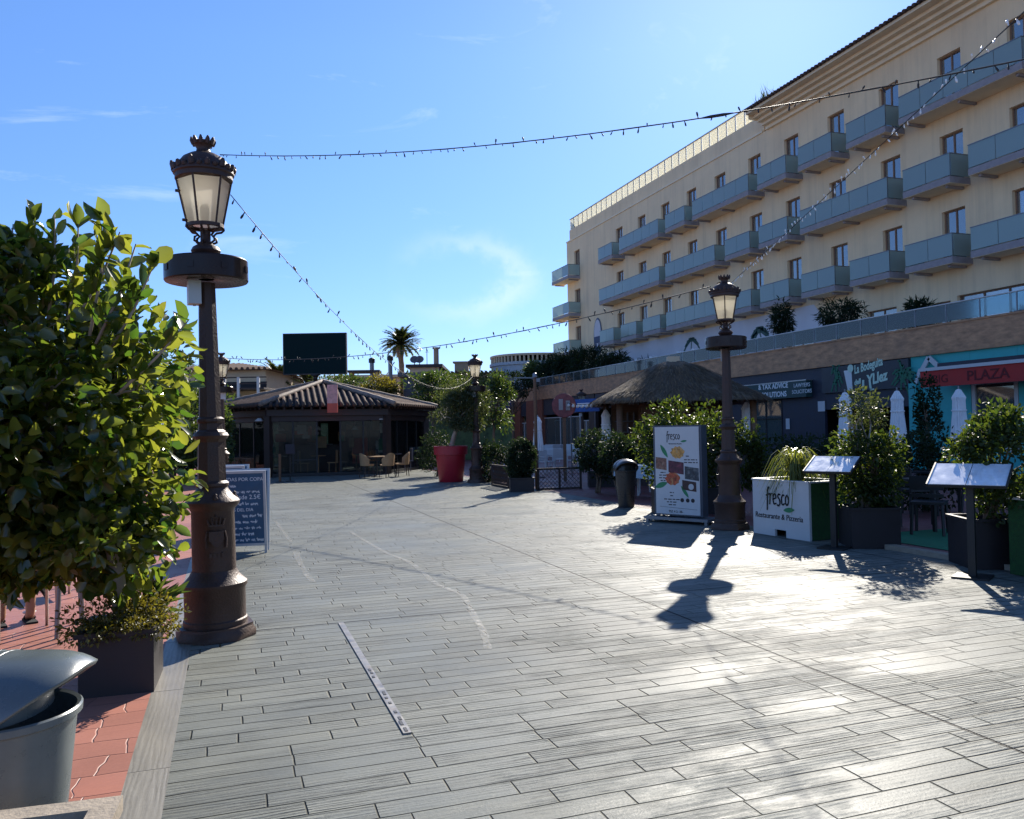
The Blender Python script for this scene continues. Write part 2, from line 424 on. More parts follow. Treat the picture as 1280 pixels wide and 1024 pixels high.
# a few thin cirrus wisps
mp = N.new('ShaderNodeMapping'); mp.inputs['Rotation'].default_value = (R(20), R(35), R(-25)); mp.inputs['Scale'].default_value = (2.2, 6.5, 9)
L.new(tc.outputs['Generated'], mp.inputs[0])
n1 = N.new('ShaderNodeTexNoise'); n1.inputs['Scale'].default_value = 1.3; n1.inputs['Detail'].default_value = 8
n1.inputs['Roughness'].default_value = 0.6; n1.inputs['Distortion'].default_value = 1.2
L.new(mp.outputs[0], n1.inputs['Vector'])
r1 = N.new('ShaderNodeMapRange'); r1.inputs['From Min'].default_value = 0.60; r1.inputs['From Max'].default_value = 0.85
r1.inputs['To Max'].default_value = 0.35
L.new(n1.outputs[0], r1.inputs[0])
mx = N.new('ShaderNodeMix'); mx.data_type = 'RGBA'
tn = N.new('ShaderNodeVectorMath'); tn.operation = 'MULTIPLY'; L.new(sky.outputs[0], tn.inputs[0])
sx = N.new('ShaderNodeSeparateXYZ'); L.new(tc.outputs['Generated'], sx.inputs[0])
eh = N.new('ShaderNodeMapRange'); eh.inputs['From Max'].default_value = .42; L.new(sx.outputs[2], eh.inputs[0])
et = N.new('ShaderNodeMix'); et.data_type = 'RGBA'; L.new(eh.outputs[0], et.inputs['Factor']); et.inputs[6].default_value = (.66, .645, .79, 1); et.inputs[7].default_value = (.90, .91, .98, 1)
L.new(et.outputs[2], tn.inputs[1])
L.new(r1.outputs[0], mx.inputs['Factor']); L.new(tn.outputs[0], mx.inputs[6]); mx.inputs[7].default_value = (6.5, 7.0, 7.6, 1)
def wm(op, a, b=None):
    n = N.new('ShaderNodeMath'); n.operation = op
    for i, v in enumerate((a, b)):
        if v is None: continue
        if isinstance(v, (int, float)): n.inputs[i].default_value = v
        else: L.new(v, n.inputs[i])
    return n.outputs[0]
def wdot(v):
    n = N.new('ShaderNodeVectorMath'); n.operation = 'DOT_PRODUCT'; L.new(tc.outputs['Generated'], n.inputs[0]); n.inputs[1].default_value = v; return n.outputs['Value']
# one hooked streak of cirrus, placed by compass direction and height
az_, el_ = R(15.0), R(10.6)
w0 = Vector((math.sin(az_)*math.cos(el_), math.cos(az_)*math.cos(el_), math.sin(el_))); w1 = Vector((math.cos(az_), -math.sin(az_), 0)); w2 = w1.cross(w0)
nw = N.new('ShaderNodeTexNoise'); nw.inputs['Scale'].default_value = 26; nw.inputs['Detail'].default_value = 7; nw.inputs['Roughness'].default_value = .62; L.new(tc.outputs['Generated'], nw.inputs['Vector'])
uu = wm('DIVIDE', wdot(w1), .085); vv = wm('DIVIDE', wdot(w2), .043)
rr_ = wm('SQRT', wm('ADD', wm('MULTIPLY', uu, uu), wm('MULTIPLY', vv, vv)))
dd = wm('DIVIDE', wm('ADD', wm('SUBTRACT', rr_, 1.0), wm('MULTIPLY', wm('SUBTRACT', nw.outputs[0], .5), .9)), .24)
g_ = wm('POWER', 2.718, wm('MULTIPLY', wm('MULTIPLY', dd, dd), -1.0))
side = N.new('ShaderNodeMapRange'); side.inputs['From Min'].default_value = -.9; side.inputs['From Max'].default_value = .8; L.new(uu, side.inputs[0])
front = wm('GREATER_THAN', wdot(w0), .5)
cl_ = wm('MULTIPLY', wm('MULTIPLY', wm('MULTIPLY', g_, side.outputs[0]), front), wm('MULTIPLY', nw.outputs[0], .62))
mx0 = mx; mx = N.new('ShaderNodeMix'); mx.data_type = 'RGBA'
L.new(cl_, mx.inputs['Factor']); L.new(mx0.outputs[2], mx.inputs[6]); mx.inputs[7].default_value = (5.2, 5.8, 6.6, 1)
L.new(mx.outputs[2], bg.inputs[0])
bg.inputs[1].default_value = 0.074

sun = bpy.data.lights.new('sun', 'SUN'); sun.energy = 3.3; sun.angle = R(0.5); sun.color = (1.0, 0.93, 0.82)
suno = bpy.data.objects.new('sun', sun); col.objects.link(suno)
sd = Vector((math.cos(SUN_EL)*math.sin(SUN_AZ), math.cos(SUN_EL)*math.cos(SUN_AZ), math.sin(SUN_EL)))
suno.rotation_euler = sd.to_track_quat('Z', 'Y').to_euler()
suno.location = (20, 30, 40)
sc.view_settings.view_transform = 'Standard'; sc.view_settings.look = 'None'
sc.view_settings.exposure = 1.45; sc.view_settings.gamma = 1.0

# ------------------------------------------------------------------ ground
class NT:
    def __init__(s, m): s.nt = m.node_tree; s.N = s.nt.nodes; s.L = s.nt.links
    def _in(s, n, i, v):
        if isinstance(v, (int, float)): n.inputs[i].default_value = v
        else: s.L.new(v, n.inputs[i])
    def m(s, op, a, b=None, c=None):
        n = s.N.new('ShaderNodeMath'); n.operation = op
        s._in(n, 0, a)
        if b is not None: s._in(n, 1, b)
        if c is not None: s._in(n, 2, c)
        return n.outputs[0]
    def vec(s, x, y, z=0.0):
        n = s.N.new('ShaderNodeCombineXYZ')
        for i, v in enumerate((x, y, z)): s._in(n, i, v)
        return n.outputs[0]
    def noise(s, v, scale=1.0, detail=4, rough=0.6, dist=0.0):
        n = s.N.new('ShaderNodeTexNoise'); n.inputs['Scale'].default_value = scale; n.inputs['Detail'].default_value = detail
        n.inputs['Roughness'].default_value = rough; n.inputs['Distortion'].default_value = dist
        s.L.new(v, n.inputs['Vector']); return n.outputs[0]
    def white(s, v):
        n = s.N.new('ShaderNodeTexWhiteNoise'); n.noise_dimensions = '3D'; s.L.new(v, n.inputs['Vector']); return n.outputs[0]
    def rng(s, v, a, b, c, d, smooth=False):
        n = s.N.new('ShaderNodeMapRange'); n.interpolation_type = 'SMOOTHSTEP' if smooth else 'LINEAR'
        s._in(n, 0, v)
        for i, q in enumerate((a, b, c, d)): n.inputs[i+1].default_value = q
        return n.outputs[0]
    def mix(s, f, a, b):
        n = s.N.new('ShaderNodeMix'); n.data_type = 'RGBA'; s._in(n, 0, f)
        for i, v in ((6, a), (7, b)):
            if isinstance(v, tuple): n.inputs[i].default_value = (*v, 1)
            else: s.L.new(v, n.inputs[i])
        return n.outputs[2]

def plank_mat(name, base, dark, wrow, lrow, swap=False, joints=True, stain=0.5, rough0=0.36, grainy=1.0, irregular=0.0, bumpk=0.6, spec=.3, bdist=.012, streaky=0.0):
    """stamped concrete: rows of wood-grained boards pressed into it"""
    m, nt, N, L = _new(name); t = NT(m)
    out = N.new('ShaderNodeOutputMaterial'); b = N.new('ShaderNodeBsdfPrincipled'); L.new(b.outputs[0], out.inputs[0])
    tc = N.new('ShaderNodeTexCoord'); sp = N.new('ShaderNodeSeparateXYZ'); L.new(tc.outputs['Object'], sp.inputs[0])
    X, Y = sp.outputs[0], sp.outputs[1]
    if swap: X, Y = Y, X
    wob = t.noise(t.vec(t.m('MULTIPLY', X, .9), t.m('MULTIPLY', Y, 1.7)), 1.0, 3)
    Yw = t.m('ADD', Y, t.m('MULTIPLY', t.m('SUBTRACT', wob, .5), .02+irregular))
    ry = t.m('DIVIDE', Yw, wrow); row = t.m('FLOOR', ry); fy = t.m('FRACT', ry)
    rr = t.white(t.vec(row, 3.7, 1.1))
    Xw = t.m('ADD', X, t.m('MULTIPLY', t.m('SUBTRACT', wob, .5), irregular*2))
    u = t.m('ADD', t.m('DIVIDE', Xw, lrow), t.m('MULTIPLY', rr, 7.3)); cid = t.m('FLOOR', u); fu = t.m('FRACT', u)
    pid = t.white(t.vec(row, cid, 0.5))
    dy = t.m('MULTIPLY', t.m('MINIMUM', fy, t.m('SUBTRACT', 1.0, fy)), wrow)
    dx = t.m('MULTIPLY', t.m('MINIMUM', fu, t.m('SUBTRACT', 1.0, fu)), lrow)
    wear = t.noise(t.vec(X, Y), 0.55, 5, 0.6)
    d = t.m('MINIMUM', dy, dx)
    gw = t.rng(wear, .35, .65, .0035, .008)
    groove = t.m('SMOOTH_MIN', t.m('DIVIDE', d, gw), 1.0, 0.4)
    gv = t.vec(t.m('MULTIPLY', X, 2.1), t.m('ADD', t.m('MULTIPLY', Yw, 19.0), t.m('MULTIPLY', pid, 60.0)), t.m('MULTIPLY', pid, 9.0))
    grain0 = t.noise(gv, 1.0, 6, 0.68, 2.2)
    patch = t.rng(t.noise(t.vec(X, t.m('MULTIPLY', Y, 2.0), 4.0), 0.9, 5, .65), .40, .62, .08, 1.0)
    grain = t.m('ADD', t.m('MULTIPLY', t.m('SUBTRACT', grain0, .5), patch), .5)
    wv = N.new('ShaderNodeTexWave'); wv.wave_type = 'BANDS'; wv.bands_direction = 'Y'; wv.inputs['Scale'].default_value = 1.0
    wv.inputs['Distortion'].default_value = 9.0; wv.inputs['Detail'].default_value = 3; wv.inputs['Detail Scale'].default_value = 0.9
    L.new(t.vec(t.m('MULTIPLY', X, 1.3), t.m('ADD', t.m('MULTIPLY', Yw, 11.0), t.m('MULTIPLY', pid, 40.0)), pid), wv.inputs['Vector'])
    gr = t.m('ADD', t.m('MULTIPLY', grain, .78), t.m('MULTIPLY', t.m('ADD', t.m('MULTIPLY', t.m('SUBTRACT', wv.outputs[0], .5), patch), .5), .22))
    speck = t.noise(t.vec(X, Y), 55.0, 4, 0.7)
    stn = t.noise(t.vec(t.m('MULTIPLY', X, .35), t.m('MULTIPLY', Y, 1.1)), 1.6, 7, 0.62, 0.4)
    streak = t.noise(t.vec(t.m('MULTIPLY', X, 1.1), t.m('MULTIPLY', Y, 9.0)), 1.0, 6, 0.7, 0.3)
    # colour
    lightv = t.m('ADD', t.rng(pid, 0, 1, .90, 1.1), t.rng(speck, .3, .7, -.08, .08))
    lightv = t.m('MULTIPLY', lightv, t.rng(gr, .25, .75, 1-.22*grainy, 1+.14*grainy))
    sv = N.new('ShaderNodeVectorMath'); sv.operation = 'SCALE'; sv.inputs[0].default_value = base; L.new(lightv, sv.inputs['Scale'])
    c = t.mix(t.m('MULTIPLY', t.rng(streak, .52, .78, 0, stain), t.rng(wear, .35, .65, .2, 1.0)), sv.outputs[0], dark)
    if streaky: c = t.mix(t.m('MULTIPLY', t.rng(gr, .30, .47, .8*streaky, 0), t.rng(patch, .3, 1, .35, 1)), c, dark)
    c = t.mix(t.rng(t.noise(t.vec(X, Y, 7.0), .42, 6, .7), .5, .72, 0, .35), c, dark)
    c = t.mix(t.rng(stn, .50, .75, 0, .5), c, (base[0]*1.35, base[1]*1.28, base[2]*1.15))
    c = t.mix(t.rng(groove, .15, .95, .6, 0), c, dark)
    h = t.m('ADD', t.m('MULTIPLY', groove, .8), t.m('MULTIPLY', gr, .34*grainy))
    h = t.m('ADD', h, t.m('ADD', t.m('MULTIPLY', speck, .06), t.m('MULTIPLY', pid, .12)))
    if joints:
        # sawn expansion joints
        jd = t.m('ABSOLUTE', t.m('SUBTRACT', X, 3.62))
        for jy in (7.08, 15.0, 22.9): jd = t.m('MINIMUM', jd, t.m('ABSOLUTE', t.m('SUBTRACT', Y, jy)))
        for jx in (7.45,): jd = t.m('MINIMUM', jd, t.m('ABSOLUTE', t.m('SUBTRACT', X, jx)))
        j = t.rng(t.m('ADD', jd, t.m('MULTIPLY', t.m('SUBTRACT', speck, .5), .004)), .005, .013, 0, 1)
        c = t.mix(t.m('SUBTRACT', 1.0, j), c, (.025, .025, .027)); h = t.m('ADD', h, t.m('MULTIPLY', j, 1.0))
    L.new(c, b.inputs['Base Color'])
    rg = t.m('ADD', t.rng(wear, .3, .7, rough0-.07, rough0+.12), t.rng(gr, .2, .8, .08, -.06))
    L.new(rg, b.inputs['Roughness']); b.inputs['Specular IOR Level'].default_value = spec
    bp = N.new('ShaderNodeBump'); bp.inputs['Strength'].default_value = bumpk; bp.inputs['Distance'].default_value = bdist
    L.new(h, bp.inputs['Height']); L.new(bp.outputs[0], b.inputs['Normal'])
    MATS[name] = m; return m

m_plaza = plank_mat('stamped grey planks', (0.21, 0.218, 0.195), (0.024, 0.025, 0.022), 0.138, 0.62, rough0=.43, grainy=1.7, stain=.9, bumpk=1.0, spec=.06, bdist=.034, irregular=.010, streaky=.85)
m_band = plank_mat('stamped edge board', (0.24, 0.225, 0.195), (0.06, 0.055, 0.05), 0.5, 1.3, swap=True, joints=False, stain=.3, grainy=1.3)
m_pinkpave = plank_mat('pink stamped paving', (0.36, 0.15, 0.11), (0.13, 0.055, 0.042), 0.23, 0.42, joints=False, stain=.2, rough0=.5, grainy=.35, irregular=.09)
m_redpave = plank_mat('red stamped paving', (0.20, 0.075, 0.07), (0.07, 0.03, 0.03), 0.23, 0.42, joints=False, stain=.2, rough0=.5, grainy=.4, irregular=.06)
m_asphalt = mat('far ground', (0.16, 0.15, 0.14), 0.85, 0, 0.25, 0.8)

def sheet(name, x0, y0, x1, y1, z, m):
    mb = MB(); mb.add([(x0, y0, z), (x1, y0, z), (x1, y1, z), (x0, y1, z)], [(0, 1, 2, 3)])
    o = mb.build(name, m); o['kind'] = 'structure'; return o
sheet('ground', -900, -300, 900, 1500, -0.02, m_asphalt)
sheet('plaza', -.275, -8, 7.95, 60, 0.0, m_plaza)
sheet('edge_paving', -.465, -8, -.275, 60, 0.0, m_band)
sheet('terrace_paving', -14, -8, -.465, 60, 0.0, m_pinkpave)
sheet('restaurant_paving', 7.95, -8, 22.2, 60, 0.0, m_redpave)
kb = MB(); kb.box((8.0, 3.3, .03), (.14, 10.2, .06)); o = kb.build('kerb', m_beige); o['kind'] = 'structure'
sheet('carpet', 8.5, 1.0, 13.5, 9.6, .008, m_carpet)
# worn tyre-and-paint lines across the planks
m_wornline = mat('worn pale line', (0.40, 0.385, 0.33), 0.55, 0, 0.3, 12)
_t = NT(m_wornline); _o = [n for n in _t.N if n.type == 'OUTPUT_MATERIAL'][0]; _b = [n for n in _t.N if n.type == 'BSDF_PRINCIPLED'][0]
_tp = _t.N.new('ShaderNodeBsdfTransparent'); _ms = _t.N.new('ShaderNodeMixShader'); _tc = _t.N.new('ShaderNodeTexCoord')
_t.L.new(_t.rng(_t.noise(_tc.outputs['Object'], 14, 5, .7), .38, .66, 0.0, .62), _ms.inputs[0])
_t.L.new(_tp.outputs[0], _ms.inputs[1]); _t.L.new(_b.outputs[0], _ms.inputs[2]); _t.L.new(_ms.outputs[0], _o.inputs[0])
def ground_line(name, pts, wid, z=.004, material=None):
    mb = MB(); P = []
    rr = random.Random(len(pts))
    for i, p in enumerate(pts):
        a = Vector(pts[max(i-1, 0)]); b = Vector(pts[min(i+1, len(pts)-1)]); d = (b-a).normalized(); n = Vector((-d.y, d.x))
        wv = wid*(.75+.5*rr.random())/2
        P += [(p[0]+n.x*wv, p[1]+n.y*wv, z), (p[0]-n.x*wv, p[1]-n.y*wv, z)]
    mb.add(P, [(2*i, 2*i+1, 2*i+3, 2*i+2) for i in range(len(pts)-1)])
    o = mb.build(name, material or m_wornline); o['kind'] = 'structure'; return o
def smooth_px(pp, n=6):
    out = []
    for i in range(len(pp)-1):
        for k in range(n):
            t = k/n
            p0, p1, p2, p3 = [pp[max(0, min(len(pp)-1, i+j))] for j in (-1, 0, 1, 2)]
            out.append(tuple(.5*(2*p1[c]+(p2[c]-p0[c])*t+(2*p0[c]-5*p1[c]+4*p2[c]-p3[c])*t*t+(3*p1[c]-p0[c]-3*p2[c]+p3[c])*t**3) for c in (0, 1)))
    return out + [pp[-1]]
for pp, wd in (([(438, 665), (480, 690), (515, 705), (545, 730), (578, 745), (592, 770), (604, 790), (610, 812)], .055),
               ([(369, 690), (379, 712), (391, 728)], .07), ([(345, 652), (356, 668), (364, 678)], .05)):
    ground_line('paving_line', [tuple(gz(*p)[:2]) for p in smooth_px(pp)], wd)
# metal drain strip let into the planks
dr = thing('drain_channel', 'narrow rusty metal drain strip set into the grey plank paving', 'drain', (.89, 5.7, 0))
mb = MB(); mb.box((0, 0, .004), (.045, 2.72, .008))
mb.build('channel', mat('worn drain metal', (0.30, 0.275, 0.23), 0.4, 0.5, 0.35, 12, dirt=.7, dirtc=(.14, .09, .06), dscale=7), dr)
mb = MB(); rr = random.Random(3)
for k in range(16):
    y = -1.3+k*.09+rr.uniform(-.02, .02)
    if rr.random() < .75 or k < 4: mb.box((rr.uniform(-.004, .004), y, .0095), (.016, rr.uniform(.03, .075), .003))
mb.build('slot', m_black, dr)

# ------------------------------------------------------------------ hotel (all sizes about the eye, x 1.1)
S = 1.1
def hz(z): return 1.6+(z-1.6)*S
XH = 26*S; XB = 25*S; XP = 20*S
hotel = thing('hotel', 'long tan hotel with three rows of glass balconies along its shaded front', 'hotel', (XH, 40*S, hz(4.4)))
WK = [14.98, 18.06, 21.14, 24.13, 27.14, 30.26, 33.35, 36.3, 39.46, 42.44, 45.51, 48.61, 51.9]   # k=-2..10
KI = {k: WK[k+2] for k in range(-2, 11)}; KI[11] = 59.25
ROWS = [(13.6, 15.66), (10.62, 12.6), (7.62, 9.68)]
holes = []
for (z0, z1) in ROWS:
    for k, y in KI.items(): holes.append(((y-1.06)*S, y*S, hz(z0), hz(z1)))
GF = [(4.5, 20.2, 4.5, 6.42), (20.45, 23.55, 4.5, 6.38), (23.85, 24.6, 4.5, 6.25), (26.5, 28.15, 4.5, 6.42), (31.5, 33.6, 4.5, 5.95), (36.6, 41.0, 4.5, 5.9), (46.0, 49.0, 4.5, 5.9)]
ghol = [(a*S, b*S, hz(c), hz(d)) for a, b, c, d in GF]
Y0, Y1 = 3*S, 60.7*S
ys = sorted({Y0, Y1, 35*S} | {h[i] for h in holes+ghol for i in (0, 1)} | {Y0+i*4 for i in range(14)})
zt = hz(16.62)
zs = sorted({hz(4.3), zt} | {h[i] for h in holes+ghol for i in (2, 3)})
mb = MB()
allh = holes+ghol
for i in range(len(ys)-1):
    for j in range(len(zs)-1):
        cy, cz = (ys[i]+ys[i+1])/2, (zs[j]+zs[j+1])/2
        if any(h[0] < cy < h[1] and h[2] < cz < h[3] for h in allh): continue
        mb.add([(XH, ys[i+1], zs[j]), (XH, ys[i], zs[j]), (XH, ys[i], zs[j+1]), (XH, ys[i+1], zs[j+1])], [(0, 1, 2, 3)])
for (a, b, c, d) in allh:   # reveals
    q = .28
    mb.add([(XH, a, c), (XH, b, c), (XH, b, d), (XH, a, d), (XH+q, a, c), (XH+q, b, c), (XH+q, b, d), (XH+q, a, d)],
           [(0, 4, 7, 3), (1, 2, 6, 5), (3, 7, 6, 2), (0, 1, 5, 4)])
# far end, near end, upper wall of the roof-terrace part
mb.add([(XH, Y1, hz(4.3)), (XH+16, Y1, hz(4.3)), (XH+16, Y1, zt), (XH, Y1, zt)], [(0, 1, 2, 3)])
mb.add([(XH, Y0, hz(4.3)), (XH+16, Y0, hz(4.3)), (XH+16, Y0, zt), (XH, Y0, zt)], [(3, 2, 1, 0)])
mb.build('wall', m_facade, hotel, world=True)
mb = MB()
ya, yb = 35*S, 60.3*S
mb.box((XH+8+.1, (ya+yb)/2, (hz(16.72)+hz(17.58))/2), (16, yb-ya, hz(17.58)-hz(16.72)))
mb.build('upper_wall', m_facade, hotel, world=True)
mb = MB(); mb.box((XH+.02, (35*S+Y1)/2, (zt+hz(16.72))/2+.003), (.16, Y1-35*S, hz(16.72)-zt))
mb.build('cornice', m_trimf, hotel, world=True)
mb = MB(); mb.box((XH+9, (35*S+Y1)/2, zt-.2), (17.6, Y1-35*S-.3, .3)); mb.build('roof_slab', m_greywall, hotel, world=True)
# dark rooms behind the openings
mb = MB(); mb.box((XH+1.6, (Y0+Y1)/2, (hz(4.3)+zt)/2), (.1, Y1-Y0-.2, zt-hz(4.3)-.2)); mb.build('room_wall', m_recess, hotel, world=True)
# glass parapet along the roof terrace
mb = MB(); mp_ = MB(); npan = 30
for i in range(npan):
    y = ya+(yb-ya)*(i+.5)/npan
    mb.box((XH+.18, y, hz(18.0)), (.02, (yb-ya)/npan-.05, hz(18.42)-hz(17.60)))
    mp_.box((XH+.13, ya+(yb-ya)*i/npan, hz(18.0)), (.04, .03, hz(18.40)-hz(17.585)))
mp_.box((XH+.16, (ya+yb)/2, hz(18.45)), (.10, yb-ya, .05))
pp = mb.build('roof_parapet', m_para, hotel, world=True)
o = mp_.build('parapet_posts', m_slat, hotel, world=True); o.parent = pp
o.location = (0, 0, 0)
mb = MB(); mb.box((XH+8, yb+.0, hz(18.0)), (15.5, .02, hz(18.42)-hz(17.60))); mb.build('end_parapet', m_para, hotel, world=True)
# tiled eave of the nearer, higher part
mb = MB()
ye0, ye1 = Y0-1, 34.6*S
xe = XB-.15
for a, b, x in ((16.60, 16.78, XH-.16), (16.78, 16.93, XH-.42), (16.93, 17.08, XH-.70), (17.08, 17.22, XH-.98), (17.22, 17.36, xe-.18)):  # steps shaped upright so the eave faces catch sky light
    mb.box((x+.8, (ye0+ye1)/2, hz((a+b)/2)), (1.6, ye1-ye0, (b-a)*S-.002))
mb.add([(xe, ye1, hz(17.02)), (XH+8, ye1, zt), (XH+8, ye1, hz(19.6)), (xe, ye1, hz(17.3))], [(0, 1, 2, 3)])
mb.build('eave', m_trimf, hotel, world=True)
mb = MB(); mt = MB()
x2, z2 = XH+8, hz(19.9)
x1, z1 = xe-.30, hz(17.36)
mb.add([(x1, ye0, z1), (x1, ye1, z1), (x2, ye1, z2), (x2, ye0, z2)], [(3, 2, 1, 0)])
n = int((ye1-ye0)/.26)
for i in range(n):
    y = ye0+(ye1-ye0)*(i+.5)/n
    mb.tube([(x1-.04, y, z1+.02), (x1+3, y, z1+.02+3*(z2-z1)/(x2-x1))], .085, 6)
mb.build('tiled_roof', m_tile, hotel, world=True)

# windows: frame with pane and curtain
def window(y0, y1, z0, z1, mull=1, curtain=True, x=XH+.2, openr=None, fr=.055, parent=hotel, mfr=m_frame, glass=m_pane, name='window'):
    a = MB(); w_, h_ = y1-y0, z1-z0
    a.box((x, y0+fr/2, (z0+z1)/2), (.08, fr, h_)); a.box((x, y1-fr/2, (z0+z1)/2), (.08, fr, h_))
    a.box((x, (y0+y1)/2, z1-fr/2), (.08, w_-2*fr, fr)); a.box((x, (y0+y1)/2, z0+fr/2), (.08, w_-2*fr, fr))
    for i in range(1, mull+1): a.box((x, y0+w_*i/(mull+1), (z0+z1)/2), (.075, fr, h_-2*fr))
    f = a.build(name, mfr, parent, world=True)
    g = MB(); g.box((x+.01, (y0+y1)/2, (z0+z1)/2), (.012, w_-2*fr, h_-2*fr)); p = g.build('pane', glass, f, world=False)
    l = parent.location
    for v in p.data.vertices: v.co -= Vector(l)
    if curtain:
        c = MB(); k = 14
        ca, cb = (y0+fr, y1-fr) if openr is None else (y0+fr+(w_)*openr[0], y0+w_*openr[1])
        P = []
        for i in range(k+1):
            yy = ca+(cb-ca)*i/k; xx = x+.12+.025*math.sin(i*2.4)
            P += [(xx-l.x, yy-l.y, z0+fr-l.z), (xx-l.x, yy-l.y, z1-fr-l.z)]
        c.add(P, [(2*i, 2*i+2, 2*i+3, 2*i+1) for i in range(k)])
        c.build('curtain', m_curtain, f)
    return f
rr = random.Random(21)
for ri, (z0, z1) in enumerate(ROWS):
    for k, y in KI.items():
        op = rr.choice([None, (0.0, .55), (.4, 1.0), (.45, 1.0), None])
        window((y-1.06)*S, y*S, hz(z0), hz(z1), curtain=not (ri == 2 and k == 8), openr=op)
for i, (a, b, c, d) in enumerate(GF):
    window(a*S, b*S, hz(c), hz(d), mull=max(1, int((b-a)/1.5)), curtain=i in (0, 1, 4), openr=None if i else (0.2, 1))

# balconies
BH = hz(14.41)-hz(13.56); BD = XH-XB
def make_balcony(length, npan, ncell):
    b = MB()
    b.box((-BD/2, length/2, -.13), (BD-.01, length, .26))
    for i in range(ncell+1):
        yy = .35+(length-.7)*i/ncell
        b.box((-BD*.42, yy, -.325), (BD*.8, .12, .10))
    s = b.build('balcony', m_slab, hotel)
    b = MB(); b.box((-BD/2, length/2, -.268), (BD-.03, length-.02, .012)); b.build('lit_soffit', m_trimf, s)  # paler underside colour stands in for light bounced off the ground
    g = MB(); t = .016
    for i in range(npan):
        a = length*i/npan; g.box((-BD+.03, a+length/npan/2, BH/2+.01), (t, length/npan-.03, BH-.06))
    g.box((-BD/2+.03, .015, BH/2+.01), (BD-.12, t, BH-.06)); g.box((-BD/2+.03, length-.015, BH/2+.01), (BD-.12, t, BH-.06))
    g.build('glass_panel', m_balc, s)
    p = MB()
    for i in range(npan+1): p.box((-BD+.055, min(max(length*i/npan, .03), length-.03), BH/2-.05), (.03, .03, BH+.08))
    p.box((-BD+.03, length/2, BH), (.05, length, .035)); p.box((-BD/2+.03, .015, BH), (BD-.1, .05, .035)); p.box((-BD/2+.03, length-.015, BH), (BD-.1, .05, .035))
    p.build('railing', m_steel, s)
    return s
def bal_span(ks): return (KI[min(ks)]-1.33)*S, (KI[max(ks)]+.88)*S
TOP = [(10,), (9, 8), (7,), (6, 5), (4,), (3,), (2,), (1, 0), (-1, -2)]
MID = [(10, 9, 8), (7, 6), (5,), (4,), (3, 2), (1,), (0,), (-1,), (-2,)]
LOW = [(10,), (9,), (8,), (7, 6), (5,), (4,), (3,), (2,), (1,), (0,), (-1,), (-2,)]
protos = {}
for zf, spec in ((13.56, TOP), (10.63, MID), (7.68, LOW)):
    for ks in spec:
        a, b = bal_span(ks); key = len(ks)
        if key not in protos:
            s = make_balcony(b-a, 2*key+(key > 1), key); protos[key] = s
        else: s = copy_tree(protos[key], parent=hotel)
        s.location = Vector((XH, a, hz(zf)))-hotel.location
for zf in (13.56, 10.63, 7.68):     # the corner balconies, standing past the end of the wall
    s = make_balcony((61.6-58.2)*S, 3, 1) if zf > 13 else copy_tree(protos['c'], parent=hotel)
    protos['c'] = s; s.location = Vector((XH, 58.2*S, hz(zf)))-hotel.location
# pale painted ground-floor wall with palms, round emblem
pts = [(31.0, 4.6), (30.0, 6.2), (29.9, 7.0), (31.0, 7.28), (54.5, 7.28), (55.5, 6.4), (56.0, 4.6)]
mu = MB()
gg = [h for h in ghol]
yy = sorted({30.2*S, 55.8*S} | {v for h in gg for v in h[:2] if 30.2*S < v < 55.8*S} | {y*S for y in (30.6, 31, 54, 55)})
for i in range(len(yy)-1):
    a, b = yy[i], yy[i+1]; cy = (a+b)/2
    z0 = hz(4.4)
    for h in gg:
        if h[0] < cy < h[1]: z0 = h[3]
    def top(y):
        y /= S
        t = 7.26
        if y < 31.5: t = 4.9+2.36*math.sqrt(max(0, (y-30.2)/1.3))
        if y > 53: t = 7.26-1.6*((y-53)/2.8)**2
        return hz(t)
    if min(top(a), top(b)) <= z0: continue
    mu.prism([(-a, z0), (-b, z0), (-b, top(b)), (-a, top(a))], (XH-.002, 0, 0), (0, -1, 0), (0, 0, 1), -.012) if False else \
        mu.add([(XH-.012, b, z0), (XH-.012, a, z0), (XH-.012, a, top(a)), (XH-.012, b, top(b))], [(0, 1, 2, 3)])
mu.build('mural', m_mural, hotel, world=True)
mu = MB()
def mural_palm(y, z, s, lean):
    mu = MB()
    o = Vector((XH-.02, y*S, hz(z)))
    mu.ribbon([(0, 0), (lean*.4, s*.5), (lean, s)], .10, o, (0, -1, 0), (0, 0, 1), .004)
    for a in range(7):
        an = .1+a*.49
        pts = [(lean+math.cos(an)*r, s+math.sin(an)*r*.7-.75*r*r) for r in (0, .3, .6, .95)]
        for q, wd in ((0, .10), (1, .2), (2, .13)): mu.ribbon(pts[q:q+2], wd, o, (0, -1, 0), (0, 0, 1), .004+.001*a)
    mu.build('mural_palm', m_muralgreen, hotel, world=True)
for a in ((35.2, 5.0, 1.6, -.5), (36.1, 6.1, .5, .5), (42.4, 5.0, 1.9, .2), (43.1, 5.0, 1.1, -.4), (51.0, 5.0, 1.5, .5), (52.6, 5.0, 1.2, -.6), (53.4, 5.2, 1.5, .6)): mural_palm(*a)
mu.lathe([(.16, 0), (.16, .02)], 16, c=(0, 0, 0)) if False else None
pass
em = MB(); c0 = gx(747.5, 421, XH-.03)
em.prism([(math.cos(i*PI/14)*.78, math.sin(i*PI/14)*1.55) for i in range(28)], c0, (0, -1, 0), (0, 0, 1), .02)
e_ = em.build('wall_emblem', mat('slate blue paint', (0.13, 0.15, 0.21), .7), hotel, world=True)
em = MB(); em.prism([(math.cos(i*PI/14)*.62, .3+math.sin(i*PI/14)*1.1) for i in range(28)], c0+Vector((-.035, 0, .0)), (0, -1, 0), (0, 0, 1), .012)
o = em.build('emblem_face', m_mural, hotel, world=True); o.parent = e_
